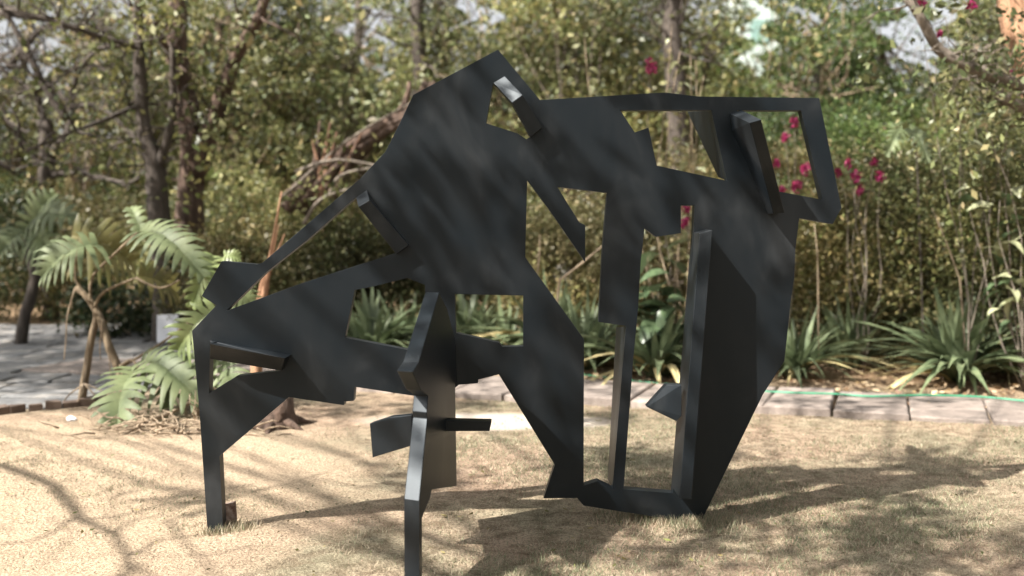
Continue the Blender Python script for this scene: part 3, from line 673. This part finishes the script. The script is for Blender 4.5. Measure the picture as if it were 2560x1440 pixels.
def strap_clump(name, label, px, py, R, n, seed, group, d=None, upright=False, scale=1.0):
    rs = random.Random(seed); c = P(px, py, d) if d else G(px, py, 0); c.z = 0.0
    t = thing(name, c, label, 'plant', group)
    for i in range(n):
        dry = rs.random() < .08
        o = bpy.data.objects.new('leaf', STRD if dry else (STR[rs.choice([0, 4, 1])] if upright else rs.choice(STR))); C.objects.link(o); o.parent = t
        a = rs.uniform(0, 6.283); rr = rs.uniform(0, .11) * R
        o.location = (math.cos(a) * rr, math.sin(a) * rr, rs.uniform(0, .06)); o.rotation_euler = (rs.uniform(-.2, .2), rs.uniform(-.15, .25), a + rs.uniform(-.3, .3))
        s = R * rs.uniform(.65, 1.1); o.scale = (s, s * rs.uniform(.8, 1.2), s * rs.uniform(.75, 1.1))
    return t
gp = 'strap-leaved clumps in the planting bed'
for i, (px, py, R, n, lab) in enumerate([
  (925, 905, 0.84, 52, 'strap-leaved clump seen in the left window, leftmost of the bed'), (1020, 890, 0.77, 46, 'strap-leaved clump in the left window beside the front leg'),
  (1170, 888, 0.79, 48, 'strap-leaved clump at the left of the square window'), (1265, 905, 0.77, 46, 'strap-leaved clump at the right of the square window'),
  (1380, 900, 0.92, 46, 'tall strap-leaved clump behind the slanting leg of the sculpture'), (1465, 925, 0.84, 52, 'strap-leaved clump at the foot of the tall centre gap'),
  (1640, 945, 0.79, 52, 'strap-leaved clump between the two upright struts'), (1730, 930, .6, 30, 'strap-leaved clump mostly hidden by the upright post'),
  (1985, 945, .66, 56, 'strap-leaved clump emerging right of the black plate'), (2125, 925, .78, 30, 'sparse upright strap-leaved plant with a pale flower stalk'),
  (2230, 862, .55, 34, 'small strap-leaved clump farther back before the dark gap'), (2395, 955, .80, 84, 'largest strap-leaved clump, spreading at the right of the bed'),
  (2520, 930, .72, 50, 'strap-leaved clump cut by the right edge of the photo'), (810, 900, .55, 24, 'strap-leaved clump hidden behind the sculpture arm')]):
    strap_clump('strap_leaf_plant', lab, px, py, R * 1.34, int(n * 1.9), 500 + i, gp, upright=(i == 9))

# broad-leaved plant behind the upright struts
def broad_leaf(L, w, seed, droop=.5):
    rs = random.Random(seed); n = 6; vs = []; fs = []
    for i in range(n + 1):
        t = i / n; x = L * t * (1 - .15 * droop * t); z = L * (.15 * t - droop * t * t * .7); ww = w * .5 * math.sin(math.pi * min(1, .06 + t ** .85 * .94)) + .001
        vs += [(x, -ww, z + ww * .25), (x, 0, z), (x, ww, z + ww * .25)]
    for i in range(n): a = i * 3; fs += [(a, a + 1, a + 4, a + 3), (a + 1, a + 2, a + 5, a + 4)]
    return mesh('broad_leaf', vs, fs, True)
BR = [broad_leaf(1, .55, k, .3 + .25 * k) for k in range(4)]
BRP = [m.copy() for m in BR]
for m in BR: m.materials.append(M_BROAD)
for m in BRP: m.materials.append(M_BROADP)
def broad_plant(name, label, base, nodes, size, n, seed, meshes, stem=M_STEM, group=None):
    rs = random.Random(seed); t = thing(name, base, label, 'plant', group); acc = Acc()
    for nd in nodes: acc.add(tube(wander(base, nd, 6, .05, rs), [.009, .008, .007, .006, .005, .004, .003], 5))
    acc.build('stem', stem, t)
    for i in range(n):
        nd = rs.choice(nodes); o = bpy.data.objects.new('leaf', rs.choice(meshes)); C.objects.link(o); o.parent = t
        f = rs.uniform(.35, 1); p = Vector(base).lerp(nd, f) + Vector((rs.uniform(-.06, .06), rs.uniform(-.06, .06), rs.uniform(-.05, .05)))
        o.location = p - t.location; o.rotation_euler = (rs.uniform(-.4, .4), rs.uniform(-.5, .6), rs.uniform(0, 6.28)); s = size * rs.uniform(.7, 1.2); o.scale = (s, s, s)
    return t
b0 = G(1655, 930)
broad_plant('broad_leaf_plant', 'dark green broad-leaved plant seen between the two upright struts', b0, [P(1620, 640, 9.9), P(1650, 600, 10), P(1690, 650, 9.9), P(1640, 720, 9.8), P(1680, 740, 9.8), P(1610, 700, 9.9)], .36, 34, 61, BR)
b0 = Vector((pxx(2560, 8.9), 8.9, 0))
broad_plant('broad_leaf_plant', 'tall plant with pale-edged broad leaves at the right edge', b0, [P(2480, 360, 8.8), P(2520, 420, 8.8), P(2440, 180, 8.8), P(2450, 480, 8.8), P(2540, 330, 8.8), P(2500, 500, 8.7), P(2400, 350, 8.9)], .23, 46, 62, BR + BRP + BRP, M_BARKG)
b0 = Vector((pxx(1690, 10.5), 10.5, 0))
broad_plant('climbing_vine', 'vine sprig with pale round leaves hanging above the sculpture roofline', b0, [P(1680, 60, 10.4), P(1740, 150, 10.4), P(1700, 130, 10.4), P(1725, 100, 10.4), P(1460, 80, 10.6), P(1760, 190, 10.4)], .12, 60, 63, BRP, M_TWIG)

# ------------------------------------------------------------------ split-leaf (tree philodendron) plants
def split_leaf(base, tip, width, up, mat, parent, nl=9, droop=.25, seed=0, gap=.30):
    rs = random.Random(seed); base = Vector(base); tip = Vector(tip); ax = tip - base; L = ax.length; ax.normalize(); up = Vector(up); side = ax.cross(up).normalized(); nrm = side.cross(ax).normalized()
    if nrm.z < 0: nrm = -nrm
    def mid(t): return base + ax * L * t + nrm * L * .16 * math.sin(math.pi * t) + Vector((0, 0, -1)) * droop * L * t * t * .5
    vs = []; fs = []
    for sg in (-1, 1):
        for k in range(nl):
            t0 = k / nl; t1 = (k + 1) / nl; tm = (t0 + t1) / 2
            lw = width * (math.sin(math.pi * min(1, .22 + tm * .72)) ** .8) * rs.uniform(.85, 1.08)
            fwd = .10 + .75 * tm if tm > .25 else -.35 + 1.8 * tm
            dirv = (side * sg + ax * fwd).normalized()
            a = mid(t0); b = mid(t1); rows = [(0, 0.5, 0), (.3, .5, 1), (.62, .37, 2), (.88, .22, 3), (1.0, .02, 4)]
            idx = []; seg = (b - a); wv = seg * 1.0; c0 = (a + b) / 2
            for f, hw, r in rows:
                dr = Vector((0, 0, -1)) * (droop * 1.1 * lw * f * f + .03 * lw * rs.uniform(-1, 1)) + nrm * lw * .18 * math.sin(f * 2.2)
                c = c0 + dirv * lw * f + dr
                i0 = len(vs); vs += [c - wv * hw, c + nrm * .06 * seg.length * (1 if f else 0), c + wv * hw]; idx.append(i0)
            for r in range(4):
                i0, j0 = idx[r], idx[r + 1]; fs += [(i0, i0 + 1, j0 + 1, j0), (i0 + 1, i0 + 2, j0 + 2, j0 + 1)]
    for k in range(8):
        i0 = len(vs); a = mid(k / 8); b = mid((k + 1) / 8); r = side * .006; h = nrm * .006; vs += [a - r, a + h, a + r, b + r * .8, b + h, b - r * .8]; fs += [(i0, i0 + 1, i0 + 4, i0 + 5), (i0 + 1, i0 + 2, i0 + 3, i0 + 4)]
    return link('leaf', mesh('leaf', vs, fs, True), mat, parent)
ph = thing('split_leaf_plant', G(215, 1000), 'sprawling split-leaf philodendron with bare stems left of the sculpture', 'plant')
D0 = 8.4
acc = Acc()
limb(acc, [(205, 1000, 8.4), (215, 930, 8.4), (228, 850, 8.4), (240, 800, 8.4), (238, 770, 8.4)], .034, .026, 10, 8)
limb(acc, [(300, 930, 8.3), (270, 860, 8.3), (248, 790, 8.4), (215, 740, 8.4), (188, 720, 8.4)], .035, .024, 10, 8)
limb(acc, [(300, 930, 8.3), (315, 1000, 8.2), (330, 1050, 8.1)], .035, .03, 6, 8)
acc.build('stem', M_STEM, ph)
def petiole(pts, r=.012):
    acc = Acc(); limb(acc, pts, r, r * .6, 8, 6); acc.build('petiole', M_STEM, ph)
petiole([(240, 780, 8.4), (225, 740, 8.4), (232, 690, 8.4), (270, 650, 8.4), (350, 575, 8.3)], .016); petiole([(235, 770, 8.4), (260, 730, 8.3), (340, 695, 8.2)], .016)
petiole([(300, 915, 8.2), (330, 900, 8.1), (350, 930, 8.0)]); petiole([(215, 735, 8.4), (190, 700, 8.4), (190, 640, 8.3)]); petiole([(340, 695, 8.2), (400, 720, 8.1), (450, 700, 8.0)])
petiole([(300, 920, 8.2), (400, 860, 8.1), (480, 800, 8.0)]); petiole([(300, 930, 8.2), (290, 960, 8.1), (330, 1000, 8.0)])
T = (0, -.35, 1)
split_leaf(P(352, 575, 8.3), P(510, 665, 8.0), .27, (.2, -.9, .9), M_PHIL, ph, 11, .25, 1); split_leaf(P(352, 575, 8.3), P(325, 515, 8.5), .10, (.2, -.9, .9), M_PHIL, ph, 6, .1, 11)
split_leaf(P(245, 610, 8.3), P(105, 670, 8.1), .30, (0, -1, .9), M_PHIL, ph, 9, .3, 2)
split_leaf(P(180, 590, 8.8), P(330, 640, 9.0), .40, (0, -1, .5), M_PHILO, ph, 9, .2, 3)
split_leaf(P(345, 690, 8.6), P(440, 720, 8.9), .22, (0, -1, .5), M_PHILO, ph, 7, .2, 33)
split_leaf(P(535, 640, 8.2), P(478, 760, 8.0), .15, (.3, -1, .3), M_PHILY, ph, 8, .1, 4)
split_leaf(P(560, 640, 8.1), P(600, 640, 8.1), .10, (0, -1, .6), M_PHILY, ph, 6, .3, 44)
split_leaf(P(540, 770, 7.9), P(445, 860, 7.8), .24, (0, -1, .4), M_PHILY, ph, 8, .25, 5)
split_leaf(P(350, 905, 8.0), P(500, 950, 7.6), .34, (0, -.9, .9), M_PHIL, ph, 10, .45, 6)
split_leaf(P(345, 920, 7.9), P(292, 1100, 7.2), .26, (0, -1, .35), M_PHIL, ph, 10, .1, 7)
split_leaf(P(560, 900, 7.9), P(600, 990, 7.8), .22, (0, -1, .6), M_PHIL, ph, 8, .3, 8)
split_leaf(P(500, 860, 8.0), P(530, 990, 7.9), .22, (0, -1, .4), M_PHIL, ph, 8, .2, 9)
split_leaf(P(440, 880, 8.1), P(420, 1000, 7.9), .18, (0, -1, .5), M_PHIL, ph, 8, .3, 10)
split_leaf(P(560, 700, 8.2), P(640, 760, 8.2), .2, (0, -1, .5), M_PHIL, ph, 8, .3, 12)
# hanging aerial roots
rs = random.Random(31)
for pts, r in [([(188, 720, 8.3), (168, 790, 8.3), (165, 850, 8.3), (160, 900, 8.3)], .007), ([(255, 800, 8.3), (250, 870, 8.3), (252, 900, 8.3)], .006), ([(270, 870, 8.3), (275, 920, 8.3), (280, 960, 8.3)], .005),
               ([(210, 960, 8.3), (175, 985, 8.2), (160, 1003, 8.2)], .008), ([(212, 960, 8.3), (235, 985, 8.2), (262, 1000, 8.2)], .008), ([(208, 960, 8.3), (200, 985, 8.1), (195, 1008, 8.1)], .008), ([(214, 960, 8.3), (250, 975, 8.2), (280, 995, 8.2)], .006)]:
    acc = Acc(); limb(acc, pts, r, r * .6, 6, 5); acc.build('aerial_root', M_TWIG, ph)
# second one with a dark single stem
p2 = thing('split_leaf_plant', G(52, 858), 'dark-stemmed palm-like plant with a crown of split leaves at the left edge', 'plant')
acc = Acc(); limb(acc, [(52, 862, 12.2), (62, 790, 12.2), (88, 700, 12.2), (75, 640, 12.2), (72, 580, 12.2)], .075, .05, 14, 8); acc.build('stem', M_BARKD, p2)
split_leaf(P(80, 570, 12), P(190, 520, 11.6), .42, (0, -1, 1), M_PHIL, p2, 9, .3, 21); split_leaf(P(85, 575, 12), P(0, 620, 11.6), .36, (0, -1, 1), M_PHIL, p2, 9, .3, 22)
split_leaf(P(80, 575, 12), P(140, 480, 12), .30, (0, -1, .6), M_PHIL, p2, 8, .1, 23); split_leaf(P(80, 580, 11.9), P(150, 620, 11.5), .34, (0, -1, .5), M_PHIL, p2, 9, .4, 24)
# big split leaves further right in the bushes
p3 = thing('split_leaf_plant', (pxx(2300, 10), 10, 0), 'grey-green split-leaved plant poking out of the bushes at right', 'plant')
acc = Acc(); limb(acc, [(2310, 900, 10), (2300, 600, 10), (2290, 380, 10), (2262, 315, 9.8)], .009, .006); acc.build('stem', M_BARKD, p3)
split_leaf(P(2260, 310, 9.8), P(2215, 370, 9.5), .13, (0, -1, .7), M_PHIL, p3, 9, .3, 31); split_leaf(P(2265, 315, 9.8), P(2320, 390, 9.5), .13, (0, -1, .7), M_PHIL, p3, 9, .3, 32)

# ------------------------------------------------------------------ flowers
def flowers(label, spots, seed, base):
    t = thing('bougainvillea', base, label, 'plant', 'bougainvillea stems in bloom'); acc = Acc(); rs = random.Random(seed)
    for (px, py, d, s) in spots:
        p = P(px, py, d); acc.add(tube(wander(base, p, 8, .04, rs), [.006, .006, .005, .005, .005, .004, .004, .003, .002], 5))
        dd = RNG.normal(size=(int(46 * s), 3)); dd /= np.linalg.norm(dd, axis=1)[:, None]; pts = np.array(p) + dd * (RNG.random((len(dd), 1)) ** .5) * np.array([.062, .062, .08]) * s * .82
        V, c = leaf_cloud(pts, .042, 'pink', .8, svar=.2); link('flower_cluster', np_mesh('flower', V, 4, c), M_FLOWER, t)
    acc.build('stems', M_BARKG, t)
flowers('bougainvillea with one magenta flower cluster above the sculpture', [(1627, 165, 10, 1.5)], 1, Vector((pxx(1640, 10.2), 10.2, 0)))
flowers('bougainvillea with magenta flowers seen through the upper right window', [(1985, 305, 10.2, 1.0), (1962, 345, 10.2, .9), (2015, 420, 10.2, 1.2), (1990, 465, 10.2, 1.2), (1940, 410, 10.2, .8), (1955, 475, 10, .8), (1715, 520, 10, 1.0), (1712, 555, 10, 1.1)], 2, Vector((pxx(1960, 10.3), 10.3, 0)))
flowers('bougainvillea with scattered magenta flowers right of the sculpture corner', [(2140, 440, 10, 1.1), (2200, 440, 10, 1.0), (2120, 410, 10, .8), (2185, 405, 10, .7), (2150, 475, 10, .8), (2095, 430, 10, .8)], 3, Vector((pxx(2160, 10.1), 10.1, 0)))
flowers('bougainvillea with magenta flowers at the upper right corner', [(2300, 5, 9, 1.1), (2425, 12, 9, 1.0), (2535, 180, 9, .8), (2520, 90, 9, .8), (2350, 85, 9.2, .5)], 4, Vector((pxx(2420, 9.3), 9.3, 0)))

# dry stalks in the bed (each a thing)
for i, (xa, ya, xb, yb, d, r, lab) in enumerate([(1343, 690, 1349, 588, 9.6, .007, 'pale upright dry stalk behind the spike of the sculpture'), (1400, 700, 1512, 610, 9.4, .012, 'thin slanting dry twig crossing the tall centre gap'),
      (2045, 700, 2036, 560, 9.5, .005, 'thin upright dry stalk right of the black plate'), (1727, 300, 1732, 440, 10, .006, 'pale upright stalk in the upper left window'), (2400, 700, 2330, 520, 9.3, .007, 'slanting dry stalk above the largest clump')]):
    a = P(xa, ya, d); b = P(xb, yb, d); lo, hi = (a, b) if a.z < b.z else (b, a); base = Vector((lo.x - (hi.x - lo.x) * .3, d, -.02))
    vs_, fs_ = tube([base, lo, lo.lerp(hi, .5) + Vector((.01, 0, 0)), hi], [r * 1.3, r * 1.1, r, r * .6], 6); o = link('dry_stalk', mesh('dry_stalk', vs_, fs_, True), M_TWIG); meta(o, lab, 'stalk', 'dry stalks in the bed')
# rocks in the bed
def rock(label, c, s, seed):
    bm = bmesh.new(); bmesh.ops.create_icosphere(bm, subdivisions=3, radius=1)
    rs = random.Random(seed); ph = [rs.uniform(0, 6) for _ in range(6)]
    for v in bm.verts:
        k = 1 + .16 * math.sin(v.co.x * 3 + ph[0]) + .13 * math.sin(v.co.y * 4 + ph[1]) + .10 * math.sin(v.co.z * 5 + ph[2]) + rs.uniform(-.03, .03)
        v.co = Vector((v.co.x * k * s[0], v.co.y * k * s[1], v.co.z * k * s[2])) + Vector(c)
    me = bpy.data.meshes.new('rock'); bm.to_mesh(me); bm.free(); o = link('rock', me, M_ROCK); meta(o, label, 'rock', 'rocks in the planting bed'); return o
rock('grey rock in the dark gap under the bushes at right', P(2350, 720, 12) * 1 - Vector((0, 0, .25)), (.55, .35, .35), 1)
rock('pale flat rock below the grey rock in the bed', P(2380, 775, 11.6) - Vector((0, 0, .2)), (.5, .3, .22), 2)
rock('small sunlit rock behind the slanting leg', P(1405, 705, 12) - Vector((0, 0, .3)), (.2, .2, .42), 3)

# hose
hp = [G(2700, 1012, .075), G(2560, 1002, .078), G(2450, 992, .078), G(2300, 988, .078), G(2180, 991, .078), G(2090, 985, .078), G(1990, 982, .078), G(1850, 975, .05), G(1640, 958, .03), G(1400, 930, .03), G(1180, 905, .03), G(1015, 872, .03), G(985, 850, .03), G(962, 826, .03), G(930, 818, .03)]
acc = Acc(); pts = []
for i in range(len(hp) - 1):
    for k in range(4):
        f = k / 4; p0 = hp[max(i - 1, 0)]; a = hp[i]; b = hp[i + 1]; p3 = hp[min(i + 2, len(hp) - 1)]
        pts.append(.5 * ((2 * a) + (-p0 + b) * f + (2 * p0 - 5 * a + 4 * b - p3) * f * f + (-p0 + 3 * a - 3 * b + p3) * f ** 3))
acc.add(tube(pts, [.0085] * len(pts), 6)); o = acc.build('garden_hose', M_HOSE); meta(o, 'green garden hose lying along the back of the stone edging', 'hose')
# sign
sg = thing('small_sign', P(416, 900, 11.5), 'small blank white sign on a stake beyond the split-leaf plant', 'sign')
sg.location.z = 0; a = P(392, 787, 11.4); b = P(441, 857, 11.4)
link('panel', mesh('panel', [(a.x, 11.4, b.z), (b.x, 11.45, b.z), (b.x, 11.47, b.z), (a.x, 11.42, b.z), (a.x, 11.4, a.z), (b.x, 11.45, a.z), (b.x, 11.47, a.z), (a.x, 11.42, a.z)], BF), M_SIGN, sg)
acc = Acc(); mx = (a.x + b.x) / 2; acc.add(tube([(mx, 11.5, -.05), (mx, 11.5, a.z - .05)], [.015, .015], 6)); acc.build('stake', M_TWIG, sg)

# ------------------------------------------------------------------ lawn blades, litter, debris
N = 520000
x = RNG.uniform(-4.2, 5.2, N); y = 3.3 + (RNG.random(N) ** 1.25) * 5.6
row = 7.86 + .3 * (1.98 - x) - .0
lim = np.minimum(row, np.where(x < -2.2, 7.6 + np.maximum(0, x + 3.9) * .8, 99))
nz = np.sin(x * 1.7 + np.sin(y * 2.1) * 1.3) * .5 + np.sin(y * 3.3 + x * 2.1) * .35 + np.sin(x * 5.1 - y * 4.2) * .25
dens = .42 + .40 * nz + .25 * np.clip((x + .6) / 1.2, -1, 1)
wh = ((x + .15) / .95) ** 2 + ((y - 7.6) / .32) ** 2
keep = (RNG.random(N) < dens) & (y < lim) & (np.abs(x) < y * .56 + .4) & (wh > 1)
x = x[keep]; y = y[keep]; nz = nz[keep]; N = len(x)
gzv = .018 * np.sin(x * .9 + 1) * np.sin(y * .7) * np.minimum(1, np.abs(y - 5) / 3)
h = RNG.uniform(.006, .022, N) * (1 + .35 * np.clip(nz, -1, 1)) * np.where(x > -.8, 1.15, .7); an = RNG.uniform(0, 6.283, N); w = RNG.uniform(.001, .0026, N)
ln = RNG.uniform(.3, 1.6, N) * h; a2_ = RNG.uniform(0, 6.283, N)
V = np.empty((N, 3, 3)); V[:, 0] = np.stack([x - np.cos(an) * w, y - np.sin(an) * w, gzv - .004], 1); V[:, 1] = np.stack([x + np.cos(an) * w, y + np.sin(an) * w, gzv - .004], 1)
V[:, 2] = np.stack([x + np.cos(a2_) * ln, y + np.sin(a2_) * ln, gzv + h], 1)
gp_ = np.array([(.43, .365, .255), (.50, .43, .315), (.32, .265, .185), (.24, .26, .15), (.18, .21, .12), (.40, .29, .21)])
green = np.clip(.22 + .3 * nz + .2 * (x > -.5), .03, .7); r_ = RNG.random(N)
idx = np.where(r_ < green, RNG.choice([3, 4, 3], N), RNG.choice([0, 1, 2, 5, 0], N))
cols_ = gp_[idx] * RNG.uniform(.45, 1.15, (N, 1))
ft = [((537, 1334), .05, 200), ((1745, 1306), .10, 1800), ((1680, 1300), .12, 1200), ((1600, 1292), .12, 900), ((585, 1322), .06, 500)]
fx = []; fy = []
for (c_, r0_, m_) in ft:
    p_ = G(*c_); fx.append(RNG.normal(p_.x, r0_, m_)); fy.append(RNG.normal(p_.y, r0_ * .6, m_))
fx.append(RNG.normal(-.39, .06, 900)); fy.append(RNG.normal(4.0, .06, 900))
fx = np.concatenate(fx); fy = np.concatenate(fy); M_ = len(fx); fh = RNG.uniform(.02, .055, M_); fa = RNG.uniform(0, 6.283, M_); fb = RNG.uniform(0, 6.283, M_)
V3 = np.empty((M_, 3, 3)); V3[:, 0] = np.stack([fx - np.cos(fa) * .002, fy - np.sin(fa) * .002, fx * 0 - .01], 1); V3[:, 1] = np.stack([fx + np.cos(fa) * .002, fy + np.sin(fa) * .002, fx * 0 - .01], 1)
V3[:, 2] = np.stack([fx + np.cos(fb) * fh * .6, fy + np.sin(fb) * fh * .6, fh], 1)
V = np.concatenate([V, V3]); cols_ = np.concatenate([cols_, gp_[RNG.integers(0, 6, M_)] * RNG.uniform(.7, 1.2, (M_, 1))])
o = link('dry_grass', np_mesh('dry_grass', V.reshape(-1, 3), 3, cols_), M_GRASS); meta(o, 'short dry straw-coloured grass of the lawn', 'grass', kind='stuff')
# leaf litter: bed and lawn
n1 = 9000; lx = RNG.uniform(-6, 7.5, n1); ly = RNG.uniform(0, 1, n1) ** 1.1 * 5.2 + 9.0 - .3 * (lx - 0) * (lx > -1); ly = np.maximum(ly, 8.7 - .3 * (lx - .5)); sel = ~((lx < -1.6) & (ly < 14.2)); lx = lx[sel]; ly = ly[sel]
n2 = 1500; lx2 = RNG.uniform(-3.5, 4.5, n2); ly2 = RNG.uniform(3.4, 8.2, n2); sel = ly2 < 7.8 + .3 * (1.98 - lx2); lx2 = lx2[sel]; ly2 = ly2[sel]
cx = np.concatenate([lx, lx2]); cy = np.concatenate([ly, ly2]); cz = np.array([gz(a, b) for a, b in zip(cx, cy)]) + RNG.uniform(.01, .03, len(cx))
sz = np.concatenate([np.full(len(lx), .075), np.full(len(lx2), .028)])
pts = np.stack([cx, cy, cz], 1); V1, c1_ = leaf_cloud(pts[:len(lx)], .08, 'litter', .55); V2, c2_ = leaf_cloud(pts[len(lx):], .022, 'brown', .5, svar=.6)
Vq = np.concatenate([V1, V2]).reshape(-1, 4, 3); cen = Vq.mean(1, keepdims=True); Vq[:, :, 2] = cen[:, :, 2] + (Vq[:, :, 2] - cen[:, :, 2]) * .35
o = link('leaf_litter', np_mesh('leaf_litter', Vq.reshape(-1, 3), 4, np.concatenate([c1_, c2_])), M_DRY); meta(o, 'brown fallen leaves scattered over the bed and the lawn', 'leaf litter', kind='stuff')
# twig debris pile below the philodendron
acc = Acc(); rs = random.Random(91); c0 = G(400, 1085)
for _ in range(90):
    p = c0 + Vector((rs.gauss(0, .26), rs.gauss(.05, .12), rs.uniform(.0, .07))); q = p + Vector((rs.uniform(-.3, .3), rs.uniform(-.15, .15), rs.uniform(-.02, .10)))
    acc.add(tube(wander(p, q, 4, .12, rs), [.008, .007, .006, .005, .003], 5))
for _ in range(22):
    p = G(rs.uniform(470, 520), rs.uniform(1010, 1070)) ; q = p + Vector((rs.uniform(-.12, .12), rs.uniform(-.1, .1), rs.uniform(.1, .3))); acc.add(tube(wander(p, q, 4, .15, rs), [.009, .008, .006, .005, .003], 5))
o = acc.build('twig_pile', M_TWIG); meta(o, 'tangle of dry twigs and roots on the soil under the drooping split leaves', 'twigs', kind='stuff')
acc = Acc(); limb(acc, [(290, 1098, 7.0), (330, 1075, 7.1), (380, 1050, 7.25), (430, 1030, 7.5), (490, 1000, 7.8)], .02, .012, 8, 7); o = acc.build('fallen_branch', M_TWIG); meta(o, 'fallen curved branch lying in front of the twig tangle', 'branch')
rock('small white stone on the pale soil at left', G(180, 1055) + Vector((0, 0, .02)), (.035, .03, .025), 9).data.materials[0] = M_SIGN
